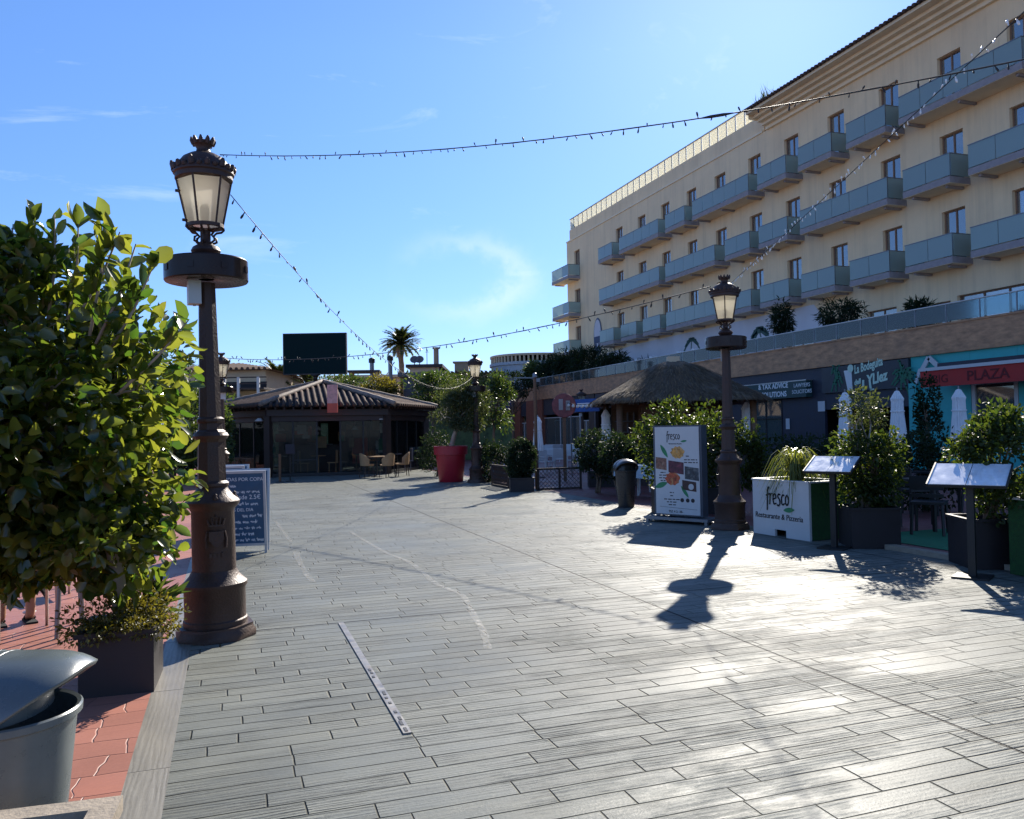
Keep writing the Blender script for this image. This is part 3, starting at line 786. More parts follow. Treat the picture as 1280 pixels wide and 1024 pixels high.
em = MB(); em.box(c0+Vector((-.06, 0, -.25)), (.02, 1.3, .55)); em.box(c0+Vector((-.06, .25, -.9)), (.02, .2, .7)); em.box(c0+Vector((-.06, -.25, -.75)), (.02, .16, .4))
o = em.build('emblem_figure', mat('slate blue figure', (0.07, 0.09, 0.16), .7), hotel, world=True); o.parent = e_

# ------------------------------------------------------------------ shopping arcade under the hotel terrace
arc = thing('shop_arcade', 'one storey row of shops with a stone clad band carrying the hotel terrace', 'building', (XP, 36, 0))
ZB0, ZB1 = hz(3.66), hz(4.5)
AY0, AY1 = 4, 72
mb = MB(); mb.box((XP+.30, (AY0+AY1)/2, (ZB0+ZB1)/2), (.6, AY1-AY0, ZB1-ZB0)); mb.box((XP+.3, (AY0+AY1)/2, ZB1+.03), (.66, AY1-AY0+.06, .06))
mb.build('stone_band', m_brick, arc, world=True)
mb = MB(); mb.box(((XP+XH+.4)/2+.2, (AY0+AY1)/2, ZB1-.12), (XH-XP-.1, AY1-AY0, .2)); mb.build('terrace_floor', m_greywall, arc, world=True)
mb = MB(); mb.box((XP+3.0, (AY0+AY1)/2, ZB0/2), (.2, AY1-AY0, ZB0)); mb.box((XP+1.6, (AY0+AY1)/2, ZB0-.04), (2.7, AY1-AY0, .08))
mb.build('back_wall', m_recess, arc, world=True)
def q(px, py, X=XP): p = gx(px, py, X); return p.y, p.z
yA = q(1290, 500)[0]; yT1 = q(1137, 500)[0]; yBo = q(1028, 500)[0]; yTx = q(905, 500)[0]
# front wall pieces: (y0, y1, z0, z1, material)
def panel(name, y0, y1, z0, z1, m_, t=.12, x=XP+.16, parent=arc):
    a = MB(); a.box((x, (y0+y1)/2, (z0+z1)/2), (t, abs(y1-y0)-.006, z1-z0)); return a.build(name, m_, parent, world=True)
wl, wr = q(1211, 480)[0], q(1269, 480)[0]; wt = q(1269, 474)[1]
panel('shop_wall', wl+.02, yT1, 0, ZB0, m_teal); panel('shop_wall', 8, wr-.02, 0, ZB0, m_teal)
panel('shop_wall', wr-.02, wl+.02, wt+.05, ZB0, m_teal); panel('shop_wall', wr-.02, wl+.02, 0, .7, m_teal)
f = window(wr, wl, .7, wt+.05, mull=0, curtain=False, x=XP+.14, fr=.13, parent=arc, mfr=m_white, glass=m_shopglass, name='shop_window')
cd = MB()
for i, px in enumerate((1228, 1243, 1259)):
    y, z = q(px, 500, XP+.22); cd.box((XP+.24, y, z), (.02, .34, .42))
o = cd.build('window_cards', m_white, arc, world=True); o.parent = f
cd = MB()
for i, px in enumerate((1228, 1243, 1259)):
    y, z = q(px, 500, XP+.22); cd.box((XP+.225, y+.08, z+.04), (.012, .09, .22)); cd.box((XP+.225, y-.07, z+.04), (.012, .09, .12))
o = cd.build('card_print', m_navy, arc, world=True); o.parent = f
panel('shop_wall', yT1, yBo, 2.2, ZB0, m_navy)
panel('pilaster', yT1-.35, yT1-.02, 0, ZB0-.9, m_teal, .2, XP+.04)
wl2, wr2 = q(936, 530)[0], q(976, 530)[0]
z2t = q(976, 499)[1]; z2b = q(976, 556)[1]
panel('shop_wall', yBo, wr2, 0, ZB0, m_navy); panel('shop_wall', wl2, yTx, 0, ZB0, m_navy)
panel('shop_wall', wr2, wl2, z2t, ZB0, m_navy); panel('shop_wall', wr2, wl2, 0, z2b, m_navy)
f = window(wr2+.01, wl2-.01, z2b, z2t, mull=1, curtain=True, x=XP+.12, fr=.06, parent=arc, mfr=m_black, glass=m_shopglass, name='shop_window')
a = MB(); a.box((XP+.08, (wl2+wr2)/2, z2b+(z2t-z2b)*.58), (.03, wl2-wr2, .05)); o = a.build('transom', m_black, arc, world=True); o.parent = f
y, z = q(983, 530); panel('notice', y-.12, y+.12, z-.22, z+.22, m_white, .02, XP+.07)
y, z = q(1025, 508); panel('notice', y-.2, y+.2, z-.2, z+.2, m_white, .02, XP+.07)
# farther shops
yF = q(740, 520)[0]
panel('shop_wall', yTx, yF, 2.9, ZB0, m_navy)
for px0, px1 in ((905, 912), (820, 826), (770, 776), (735, 742)):
    panel('pier', q(px1, 520)[0], q(px0, 520)[0], 0, ZB0, m_darkbrown, .3, XP+.2)
for px0, px1 in ((640, 650), (658, 668), (612, 622), (672, 678), (590, 598)):
    panel('brick_pier', q(px1, 520)[0], q(px0, 520)[0], 0, ZB0, mat('red brick pier', (0.22, 0.07, 0.04), .8, 0, .3, 8, .3, 30), .35, XP+.16)
panel('shop_wall', yF, AY1-.5, 2.7, ZB0, m_navy)
for px0, px1, top in ((675, 722, 2.5), (690, 705, 2.3), (648, 657, 2.2), (622, 638, 2.2), (724, 735, 2.2), (780, 815, 2.6), (840, 890, 2.6)):
    window(q(px1, 520)[0], q(px0, 520)[0], .5, top, mull=1, curtain=px0 in (690, 648), x=XP+.2+.05*(px0 == 690), parent=arc, mfr=m_white if px0 < 740 else m_darkbrown, glass=m_shopglass, name='shop_window')
# signs and awnings on the shops -------------------------------------------------
U, VV = (0, -1, 0), (0, 0, 1)
sg = thing('shop_sign', 'dark shop sign with mint handwriting, a drink glass and green palms under the stone band', 'sign', (XP, (yT1+yBo)/2, 3))
s0, s1 = q(1137, 485)[1], hz(3.64)
panel('panel', yT1+.01, yBo, s0+.02, s1-.02, m_signdark, .08, XP+.03, sg)
tb = MB(); xs = XP-.016
def P3(px, py): p = gx(px, py, xs); return p
tl = (0, -1, .16)
put_text(tb, 'La Bodeguita', P3(1068, 467.5), tl, (0, .05, 1), .44, bold=.012, sx=.62, shear=.1)
put_text(tb, 'YLlez', P3(1084, 482), tl, (0, .05, 1), .52, bold=.02, sx=.85, shear=.1)
put_text(tb, 'dell', P3(1068, 481.5), tl, (0, .05, 1), .26, bold=.01, sx=.9, shear=.1)
for px in (1079, 1087):   # two long legs below the lettering
    a = P3(px, 475); b = P3(px+ (1.5 if px > 1080 else 0), 487)
    tb.bar(a, b, .006, .10); tb.bar(b+Vector((0, .05, 0)), b+Vector((0, -.16, 0)), .006, .06)
tb.build('lettering', m_lettergreen, sg, world=True)
tb = MB(); c0 = P3(1061, 475)
tb.prism([(-.10, -.42), (.14, -.42), (.20, .36), (-.20, .36)], c0, (0, -1, 0), (0, .12, 1), .012)
tb.build('glass_emblem', m_letter, sg, world=True)
tb = MB(); tb.prism([(math.cos(i*PI/8)*.15+.12, math.sin(i*PI/8)*.15+.42) for i in range(16)], c0+Vector((-.014, 0, 0)), (0, -1, 0), (0, 0, 1), .008)
tb.build('lime_slice', m_lettergreen, sg, world=True)
rr = random.Random(5); mspg = mat('sign palm green', (0.015, 0.13, 0.07), .6, 0, .3, 6)
for (px, py) in ((1127, 465), (1045, 470), (1130, 474)):
    c0 = P3(px, py); tb = MB()
    for a in range(16):
        an = rr.uniform(0, 2*PI); ln = rr.uniform(.3, .75)
        pts = [(0, 0), (math.cos(an)*ln*.5, math.sin(an)*ln*.45+.06), (math.cos(an)*ln, math.sin(an)*ln*.7-.1)]
        if abs(pts[2][0]) > .5: continue
        tb.ribbon(pts, .07, c0+Vector((-.002-.0007*a, 0, 0)), (0, -1, 0), (0, 0, 1), .0005)
    tb.build('painted_palm', mspg, sg, world=True)
sg = thing('shop_sign', 'dark green sign with white office lettering above the dark shop entrance', 'sign', (XP, (yBo+yTx)/2, 3))
ya_, yb_ = q(1013, 485)[0], q(905, 485)[0]; z0_, z1_ = q(1013, 496)[1], q(1013, 475.5)[1]
panel('panel', ya_, yb_, z0_, z1_, m_signgreen, .3, XP-.06, sg); xs = XP-.216
panel('top_trim', ya_-.02, yb_, z1_+.003, z1_+.04, m_alu, .32, XP-.06, sg)
tb = MB()
put_text(tb, '& TAX ADVICE', P3(948, 487.5), U, VV, .30, bold=.008)
tb.build('lettering', m_letter, sg, world=True); tb = MB()
put_text(tb, 'LABOUR SOLUTIONS', P3(930, 499), U, VV, .31, bold=.008)
tb.build('lettering', m_letter, sg, world=True); tb = MB()
put_text(tb, 'LAWYERS', P3(992, 484.5), U, VV, .22, sx=1.05)
tb.build('lettering', m_letter, sg, world=True); tb = MB()
put_text(tb, 'SOLICITORS', P3(990, 492.5), U, VV, .22, sx=1.0)
tb.build('lettering', m_letter, sg, world=True)
aw = thing('shop_awning', 'red straight awning with dark lettering and white top rail on the turquoise shop', 'awning', (XP, q(1215, 480)[0], 3))
XA = XP-1.0
za0, za1 = gx(1280, 476, XA).z, gx(1280, 453, XA).z; ye = gx(1151, 475, XA).y; yn = 9.0
mb = MB(); mb.box((XA, (ye+yn)/2, (za0+za1)/2), (.03, ye-yn, za1-za0))
mb.add([(XA+.02, ye, za1-.02), (XA+.02, yn, za1-.02), (XP+.06, yn, za1+.12), (XP+.06, ye, za1+.12)], [(0, 1, 2, 3), (3, 2, 1, 0)])
mb.add([(XA+.02, ye, za1-.02), (XP+.06, ye, za1+.12), (XA+.02, ye, za0)], [(0, 1, 2), (2, 1, 0)])
mb.build('cloth', m_red, aw, world=True)
mb = MB(); mb.box((XA-.01, (ye+yn)/2, za1+.05), (.10, ye-yn+.05, .10)); mb.build('top_rail', m_white, aw, world=True)
mb = MB(); mb.box((XP-.1, (ye+yn)/2, za1+.22), (.4, ye-yn, .12)); mb.build('cassette', m_navy, aw, world=True)
tb = MB(); put_text(tb, 'PLAZA', Vector((XA-.022, gx(1209, 478, XA).y, za0+.12)), U, VV, .42, bold=.006, sx=1.15)
put_text(tb, 'BIG', Vector((XA-.022, gx(1166, 478, XA).y, za0+.12)), U, VV, .36, sx=1.1)
tb.build('lettering', m_redtxt, aw, world=True)
sg = thing('roof_emblem', 'white gable shaped emblem on the turquoise wall above the red awning', 'sign', (XP, q(1165, 455)[0], 3.5))
tb = MB(); xs = XP-.02
A_, B_, C_ = P3(1151, 466), P3(1161, 447), P3(1177, 462)
tb.bar(A_, B_, .05, .16); tb.bar(B_, C_, .05, .16); tb.bar(P3(1150, 463), P3(1144, 482), .05, .12)
tb.build('emblem', m_white, sg, world=True)
# railing of the terrace
rl = thing('glass_railing', 'long glass railing with steel handrail along the hotel terrace edge', 'railing', (XP+.2, 36, ZB1+.06))
mb = MB(); npn = 44; zr = hz(5.13)
for i in range(npn):
    y = AY0+(60-AY0)*(i+.5)/npn
    mb.box((XP+.2, y, (ZB1+.1+zr)/2), (.016, (60-AY0)/npn-.06, zr-ZB1-.14))
mb.build('glass_panel', m_rail, rl, world=True)
mb = MB(); mb.tube([(XP+.2, AY0, zr), (XP+.2, 60, zr)], .025, 8); mb.build('handrail', m_alu, rl, world=True)
pm = None
for i in range(npn+1):
    y = AY0+(60-AY0)*i/npn
    if pm is None:
        a = MB(); a.box((0, 0, (zr-ZB1-.06)/2), (.04, .04, zr-ZB1-.08)); pm = a.build('post', m_steel, rl); o = pm
    else: o = pm.copy(); col.objects.link(o); o.parent = rl
    o.location = Vector((XP+.2, y, ZB1+.07))-rl.location
# ------------------------------------------------------------------ street lamps
def make_lamp(label):
    t = thing('street_lamp', label, 'street lamp', (0, 0, 0), 0, 'ornate street lamps around the plaza')
    a = MB()
    a.lathe([(.315, 0), (.315, .05), (.295, .075), (.295, .10)], 8, ph=PI/8)
    a.lathe([(.245, .10), (.245, .14), (.235, .15), (.235, .38), (.25, .40), (.25, .43), (.225, .45), (.19, .49), (.172, .53)], 32)
    a.build('base', m_iron, t, smooth=True, auto=40)
    a = MB()
    a.lathe([(.168, .53), (.165, 1.0), (.175, 1.02), (.205, 1.05), (.21, 1.075), (.20, 1.09), (.16, 1.12), (.125, 1.17), (.115, 1.2)], 32)
    # crest with crown and shield, and the raised date plate
    for i in range(5):
        x = -.05+.025*i; a.tube([(x, -.166, .90), (x*1.3, -.17, .945+.012*(i % 2))], [.011, .006], 6)
    a.box((0, -.165, .895), (.115, .012, .016)); a.lathe([(.012, 0), (.0, .02)], 8, c=(0, -.168, .965))
    sh = [(-.055, .085), (.055, .085), (.055, .02), (.03, -.02), (0, -.04), (-.03, -.02), (-.055, .02)]
    a.prism(sh, (0, -.176, .765), (1, 0, 0), (0, 0, 1), .012)
    a.box((0, -.18, .80), (.085, .008, .008)); a.box((0, -.18, .775), (.008, .008, .10)); a.box((-.027, -.18, .81), (.02, .01, .02)); a.box((.027, -.18, .775), (.02, .01, .03))
    for s_ in (-.072, .072): a.tube([(s_, -.163, .72), (s_*1.08, -.16, .79), (s_*.9, -.163, .85)], .009, 6)
    for i in range(4): a.box((-.045+.03*i, -.166, .66), (.018, .01, .035))
    a.build('pedestal', m_iron, t, smooth=True, auto=40)
    a = MB()
    for s_ in (0, PI/2, PI, 1.5*PI):
        a.lathe([(.018, 0), (.03, .008), (.012, .03), (.016, .045), (0, .06)], 8, c=(math.cos(s_)*.17, math.sin(s_)*.17, 1.09))
    a.build('finial', m_iron, t, smooth=True)
    a = MB()
    a.lathe([(.115, 1.2), (.105, 1.55), (.12, 1.57), (.128, 1.60), (.12, 1.63), (.098, 1.65), (.094, 1.70), (.108, 1.715), (.108, 1.735), (.09, 1.75),
             (.085, 1.9), (.066, 2.83)], 8, ph=PI/8)
    a.lathe([(.112, 1.18), (.13, 1.2), (.13, 1.22), (.11, 1.24)], 24)
    a.lathe([(.125, 1.575), (.14, 1.6), (.125, 1.625)], 24)
    a.build('post', m_iron, t, smooth=True, auto=30)
    a = MB()
    a.lathe([(.06, 2.86), (.315, 2.84), (.322, 2.85), (.322, 3.005), (.315, 3.015), (.06, 3.03)], 48, cap=False)
    for k in range(8):
        an = k*PI/4+.3; a.box((math.cos(an)*.322, math.sin(an)*.322, 2.93), (.012, .05, .05), rz=an)
    a.build('drum', m_drum, t, smooth=True, auto=30)
    a = MB(); a.box((-.10, -.02, 2.745), (.095, .13, .185)); a.tube([(-.1, -.02, 2.65), (-.1, -.02, 2.64)], .012, 6)
    a.build('junction_box', m_white, t)
    a = MB()
    a.lathe([(.06, 3.03), (.10, 3.06), (.115, 3.09), (.10, 3.12), (.06, 3.145), (.04, 3.17), (.04, 3.25)], 20)
    for k in range(6):
        an = k*PI/3+.2; c_, s_ = math.cos(an), math.sin(an)
        a.tube([(c_*r, s_*r, z) for r, z in ((.05, 3.15), (.09, 3.17), (.085, 3.2), (.06, 3.215), (.09, 3.245), (.13, 3.255), (.15, 3.275), (.145, 3.295))], .010, 6)
    a.build('scroll_bracket', m_iron, t, smooth=True, auto=50)
    # lantern: six sided glass, iron ribs, hood with a crest and a crown
    n = 6; r0, z0, r1, z1 = .128, 3.29, .205, 3.665
    g = MB(); g.lathe([(r0, z0), (r1, z1)], n, cap=False); g.add([(math.cos(k*PI/3)*.12, math.sin(k*PI/3)*.12, z0+.003) for k in range(6)], [tuple(range(6))])
    gg = g.build('lantern_glass', m_lampglass, t)
    a = MB(); a.lathe([(.028, 0), (.035, .04), (.035, .11), (.02, .14)], 12, c=(0, 0, 3.33)); a.build('lamp_bulb', m_white, gg, smooth=True)
    a = MB()
    for k in range(n):
        an = k*PI/3; c_, s_ = math.cos(an), math.sin(an)
        a.tube([(c_*(r0+.006), s_*(r0+.006), z0), (c_*(r1+.006), s_*(r1+.006), z1)], .0085, 6)
    a.lathe([(r0-.012, z0-.012), (r0+.018, z0-.012), (r0+.018, z0+.014), (r0-.012, z0+.014), (r0-.012, z0-.012)], 24, cap=False)
    for z in (3.33, 3.56): a.tube([(-(r0+(r1-r0)*(z-z0)/(z1-z0)), 0, z), (-(r0+(r1-r0)*(z-z0)/(z1-z0))-.035, -.01, z)], .012, 6)
    a.build('lantern_frame', m_iron, t, smooth=True, auto=50)
    a = MB()
    a.lathe([(.20, 3.655), (.222, 3.665), (.222, 3.70), (.235, 3.71), (.235, 3.73), (.222, 3.745), (.20, 3.75), (.19, 3.80), (.16, 3.84), (.11, 3.87), (.065, 3.885), (.055, 3.90),
             (.05, 3.92), (.062, 3.94), (.085, 3.975)], 36)
    for k in range(24):
        an = 2*PI*k/24; c_, s_ = math.cos(an), math.sin(an); hi = .055 if k % 4 == 0 else (.035 if k % 2 == 0 else .022)
        a.tube([(c_*.222, s_*.222, 3.74), (c_*.236, s_*.236, 3.745+hi*.6), (c_*.246, s_*.246, 3.745+hi)], [.026, .022, .008], 6)
    for k in range(10):
        an = 2*PI*k/10; c_, s_ = math.cos(an), math.sin(an)
        a.tube([(c_*.07, s_*.07, 3.955), (c_*.085, s_*.085, 3.985), (c_*.09, s_*.09, 4.01)], [.02, .018, .006], 6)
    a.build('hood', m_iron, t, smooth=True, auto=45)
    return t
LAMPS = [(-.10, 7.03, 'rusty ornate street lamp beside the ficus tree in the left foreground'),
         (7.45, 11.1, 'ornate street lamp standing between the menu stand board and the white lettered planter'),
         (7.35, 24.6, 'small distant street lamp beside the big red pot'),
         (-.15, 25.2, 'distant street lamp seen just behind the chalkboard and the nearest lamp post')]
lampA = make_lamp(LAMPS[0][2])
lean = [(-1.0, 0), (-1.0, 0), (-.2, 0), (0, 0)]
lamps = []
for i, (x, y, lb) in enumerate(LAMPS):
    o = lampA if i == 0 else copy_tree(lampA, lb)
    o.location = (x, y, 0); o.rotation_euler = (0, R(lean[i][0]), R([8, -124, 15, 100][i])); lamps.append(o)
p = gd(728, 487, 33)
o = copy_tree(lampA, 'dark street lamp with unlit lantern under the stone band beside the blue panel')
o.location = (p.x, p.y, 0); o.scale = (.82, .82, p.z/4.0)

# chain and small lights climbing along the nearest post is left to the cables
# ------------------------------------------------------------------ fairy light cables
def cable(a, b, sag, n, label, group='fairy light cables over the plaza', seed=1, hang=(.05, .09), mbulb=m_cable, knot=None, thick=.0035, size=1.0, upto=1.0):
    a = Vector(a); b = Vector(b)
    t = thing('string_light', label, 'fairy lights', a, 0, group)
    pts = []
    for i in range(49):
        u = i/48; p = a.lerp(b, u); p.z -= 4*sag*u*(1-u)
        pts.append(p-a)
    mb = MB(); mb.tube(pts, thick, 5)
    # second wire twisted round the first
    rr = random.Random(seed)
    tw = [p+Vector((rr.uniform(-1, 1), rr.uniform(-1, 1), rr.uniform(-1, 1)))*thick*1.1 for p in pts]
    mb.tube(tw, thick*.6, 4)
    if knot: 
        k = pts[int(knot*48)]; d = (pts[int(knot*48)+1]-k).normalized()
        mb.tube([k-d*.09, k-d*.035, k+d*.035, k+d*.09], [.003, .008, .008, .003], 8)
    mb.build('cable', m_cable, t, smooth=True)
    proto = None
    for i in range(n):
        u = (i+rr.uniform(.2, .8))/n*upto
        p = a.lerp(b, u)-a; p.z -= 4*sag*u*(1-u)
        if proto is None:
            m_ = MB(); m_.tube([(0, 0, 0), (0, 0, -.03)], .006, 5); m_.lathe([(.0, -.075), (.009, -.07), (.011, -.05), (.009, -.03)], 6)
            proto = m_.build('bulb', mbulb, t, smooth=True); o = proto  # dark bulb colour paints in backlit silhouettes, the white one sparkle
        else: o = proto.copy(); col.objects.link(o); o.parent = t
        o.location = p; k = rr.uniform(.7, 1.25)*size
        flip = rr.random() < .28
        o.rotation_euler = (rr.uniform(-.6, .6)+(PI if flip else 0), rr.uniform(-.6, .6), rr.uniform(0, 6)); o.scale = (k, k, k)
    return t
LA, LB_, LC, LD = [Vector((l.location.x, l.location.y, 0)) for l in lamps]
topA = LA+Vector((-.06, 0, 3.86)); topB = LB_+Vector((-.06, 0, 3.93)); topC = LC+Vector((0, 0, 3.4)); topD = LD+Vector((.1, 0, 3.85))
cable(topA+Vector((.12, -.03, .02)), (7.4, -3.0, 3.86), .72, 92, 'dark fairy light cable from the nearest left lamp across the upper sky to the right', seed=2, knot=.335, size=.4, upto=.55)
cable(topA+Vector((.2, .05, -.28)), topC, .95, 88, 'fairy light cable falling from the nearest left lamp towards the tall palm', seed=3, size=.8)
cable(topD, topB+Vector((-.2, 0, -.12)), .42, 80, 'fairy light cable crossing in front of the dark screen towards the right lamp', seed=4, thick=.008, size=1.1)
cable(topB+Vector((.15, -.05, -.06)), (-.3, -7.2, 4.05), .06, 96, 'pale sparkling fairy light cable from the right lamp steeply up to the top right corner', seed=5, mbulb=m_led, size=.6, upto=.52)

# ------------------------------------------------------------------ cafe kiosk
KC = gd(404, 540, 35.2); KC = Vector((KC.x, KC.y, 0))
kd = (Vector((0, 0, 0))-KC); kd.z = 0; kd.normalize()
KROT = math.atan2(kd.y, kd.x) + R(3)
kk = thing('cafe_kiosk', 'low six sided glass cafe with a tiled roof at the far end of the plaza', 'kiosk', KC)
def kp(r, k, z, off=PI/6): an = KROT+off+k*PI/3; return Vector((math.cos(an)*r, math.sin(an)*r, z))
RE, ZE, ZA = 4.95, 2.68, 3.78        # eave corner radius, eave and apex height
mb = MB(); ap = Vector((0, 0, ZA))
for k in range(6): mb.add([kp(RE, k, ZE), kp(RE, k+1, ZE), ap], [(0, 1, 2)])
mb.add([kp(RE, k, ZE-.06) for k in range(6)], [tuple(range(5, -1, -1))])
for k in range(6): mb.add([kp(RE, k, ZE-.06), kp(RE, k+1, ZE-.06), kp(RE, k+1, ZE), kp(RE, k, ZE)], [(0, 1, 2, 3)])
roof = mb.build('roof', m_gapshade, kk)
mb = MB()
for k in range(6):
    a, b = kp(RE, k, ZE), kp(RE, k+1, ZE); m_ = (a+b)/2; upv = ap-m_; n = 21
    nrm = (b-a).cross(upv).normalized()
    if nrm.z < 0: nrm = -nrm
    for i in range(n):
        u = (i+.5)/n; s0 = a.lerp(b, u); ln = 1-abs(2*u-1)
        if ln < .05: continue
        e = s0+upv*ln*.97; st = s0-upv*.02
        q_ = max(2, int(ln*9)); P = []; rs = []
        for j in range(q_+1):
            f = j/q_; P.append(st.lerp(e, f)+nrm*.02); rs.append(.066 if j % 2 == 0 else .058)
        mb.tube(P, rs, 7)
mb.build('roof_tiles', m_tile, roof, smooth=True)
mb = MB()
for k in range(6):
    a = kp(RE+.03, k, ZE+.06); mb.tube([a.lerp(ap+Vector((0, 0, .07)), f/14) for f in range(15)], [.115 if f % 2 else .10 for f in range(15)], 8)
mb.lathe([(.22, 0), (.18, .08), (.05, .12)], 10, c=(0, 0, ZA))
mb.build('ridge_tiles', mat('pale ridge tiles', (0.25, 0.19, 0.15), .75, 0, .35, 5, .3, 40, dirt=.6, dirtc=(.06, .05, .05), dscale=2), roof, smooth=True)
RG = 4.5
mb = MB()   # fascia beam
for k in range(6):
    for (r_, z_, w_, h_) in ((RG+.06, 2.42, .12, .24), (RG-.1, 2.2, .14, .22)):
        a, b = kp(r_, k, z_), kp(r_, k+1, z_)
        mb.bar(a, b, w_, h_)
mb.build('beam', m_darkbrown, kk)
for k in range(6):
    a = MB(); c0 = kp(RG-.05, k, 1.15); a.box(c0, (.24, .24, 2.3), rz=KROT+PI/6+k*PI/3); a.build('column', m_darkbrown, kk)
for k in range(6):   # glazed sides
    a, b = kp(RG-.1, k, 0), kp(RG-.1, k+1, 0); ang = math.atan2((b-a).y, (b-a).x); L_ = (b-a).length
    g = MB(); f = MB(); nn = 5 if k in (5,) else 4
    f.bar(a+Vector((0, 0, .06)), b+Vector((0, 0, .06)), .10, .12)
    for i in range(nn):
        p0, p1 = a.lerp(b, i/nn), a.lerp(b, (i+1)/nn); mm = (p0+p1)/2
        opening = (k == 5 and i == 2)
        if not opening: g.box(mm+Vector((0, 0, 1.1)), (L_/nn-.06, .014, 1.95), rz=ang)
        f.box(p0+Vector((0, 0, 1.1)), (.06, .07, 2.1), rz=ang)
        if (i+k) % 3 == 0: f.box(mm+Vector((0, 0, .62)), (L_/nn-.06, .05, .05), rz=ang)
    fo = f.build('glazing_frame', m_black, kk); g.build('glass', m_cafeglass, fo)
mb = MB(); mb.add([kp(RG, k, .02) for k in range(6)], [tuple(range(6))]); mb.build('floor', m_greywall, kk)
# inside: counter, back bar, shelves, hanging lamps
def kl(x, y, z): # local frame: +y away from the camera
    c_, s_ = math.cos(KROT+PI/2), math.sin(KROT+PI/2)
    ey = -kd; ex = Vector((ey.y, -ey.x, 0))
    return ex*x+ey*y+Vector((0, 0, z))
kang = math.atan2(-kd.y, -kd.x)-PI/2
mb = MB(); mb.box(kl(-.3, -.4, .55), (2.2, .6, 1.1), rz=kang); mb.box(kl(-.3, -.45, 1.12), (2.4, .75, .05), rz=kang); mb.build('counter', m_darkbrown, kk)
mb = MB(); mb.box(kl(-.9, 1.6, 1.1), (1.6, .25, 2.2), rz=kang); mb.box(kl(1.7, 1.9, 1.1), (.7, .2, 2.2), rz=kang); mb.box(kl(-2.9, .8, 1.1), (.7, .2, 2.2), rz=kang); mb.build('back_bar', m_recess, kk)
rr = random.Random(12)
mb = MB()
for k in (1, 2, 3): 
    if k != 2: continue
    a, b = kp(RG-.35, k, 1.15), kp(RG-.35, k+1, 1.15); mb.bar(a.lerp(b, .06), a.lerp(b, .30+.1*(k == 2)), .06, 2.3); mb.bar(a.lerp(b, .55), a.lerp(b, .94), .06, 2.3)
mb.build('inner_wall', m_recess, kk)
for i, (mm_, n_) in enumerate(((m_white, 9), (m_orange, 5), (m_leafink, 6), (m_woodx, 7))):
    mb = MB()
    for j in range(n_):
        x, y, z = rr.uniform(-3.2, 3.0), rr.uniform(-1.0, 1.2), rr.uniform(.9, 2.0); mb.box(kl(x, y, z), (rr.uniform(.12, .5), .05, rr.uniform(.12, .55)), rz=kang)
    mb.build(['price_card', 'poster', 'bottle_row', 'shelf_board'][i], mm_, kk)
for i in range(5):
    mb = MB(); c0 = kl(-3.2+1.5*i, -2.6+.5*(i % 2), 0); mb.lathe([(.3, .72), (.3, .75), (0, .75)], 14, c=c0); mb.tube([c0, c0+Vector((0, 0, .72))], .03, 6)
    for sx_ in (-.55, .55):
        mb.box(c0+Vector((sx_, 0, .45)), (.38, .38, .04)); mb.box(c0+Vector((sx_*1.3, 0, .7)), (.04, .36, .5))
        for q_ in (-.15, .15): mb.box(c0+Vector((sx_+q_, q_, .22)), (.03, .03, .44))
    mb.build('indoor_seating', [m_wood, m_greywall, m_wicker][i % 3], kk)
mb = MB(); mb.box(kl(1.55, .2, .85), (.65, .6, 1.1), rz=kang); mb.build('drinks_fridge', m_red, kk)
mb = MB(); mb.box(kl(1.55, .0, 1.65), (.6, .4, .5), rz=kang); mb.build('fridge_crown', m_wood, kk)
for x in (-1.7, -.2, 1.3):
    mb = MB(); mb.lathe([(.16, 0), (.08, .14), (.02, .18)], 14, c=kl(x, -1.2, 1.75)); mb.tube([kl(x, -1.2, 1.93), kl(x, -1.2, 2.4)], .008, 5); mb.build('hanging_lamp', m_white, kk, smooth=True)
for x, y in ((-2.35, -3.75), (2.2, -3.62)):
    mb = MB(); c0 = kl(x, y, 2.12); mb.lathe([(.05, .12), (.17, .02), (.17, 0), (.0, -.005)], 18, c=c0); mb.build('eave_lamp', m_white, kk, smooth=True)
# rafter tails below the right eave
mb = MB()
for k in (0, 5, 4):
    a, b = kp(RE-.05, k, ZE-.10), kp(RE-.05, k+1, ZE-.10); a2, b2 = kp(RG-.05, k, ZE-.06), kp(RG-.05, k+1, ZE-.06)
    for i in range(15): mb.bar(a.lerp(b, (i+.5)/15), a2.lerp(b2, (i+.5)/15), .06, .09)
mb.build('rafter_tails', m_darkbrown, kk)
# banner hanging from the eave, the big screen above
bn = thing('hanging_banner', 'narrow pink and orange banner hanging at the cafe roof edge', 'banner', KC+kl(.33, -4.6, 0))
c0 = kl(0, 0, 0)
a, b = gd(409, 481, 30.5), gd(422, 516, 30.5); cx = (a+b)/2
bn.location = cx; ex = (gd(422, 498, 30.5)-gd(409, 498, 30.5)); wB = ex.length; hB = abs(a.z-b.z)
rzB = math.atan2(ex.y, ex.x)
mb = MB(); mb.box((0, 0, hB*.17), (wB, .03, hB*.66), rz=rzB); mb.build('upper_print', m_pink, bn)
mb = MB(); mb.box((0, 0, -hB*.33), (wB, .03, hB*.33), rz=rzB); mb.build('lower_print', m_orange, bn)
mb = MB(); mb.tube([(0, .03, hB*.5), (0, .03, -hB*.5)], .015, 6); mb.bar((0, .04, hB*.1), (0, .55, hB*.05), .03); mb.build('rod', m_black, bn)
sc_ = thing('outdoor_screen', 'big dark outdoor screen on a post above the cafe roof', 'screen', KC+Vector((0, 0, ZA+.1)))
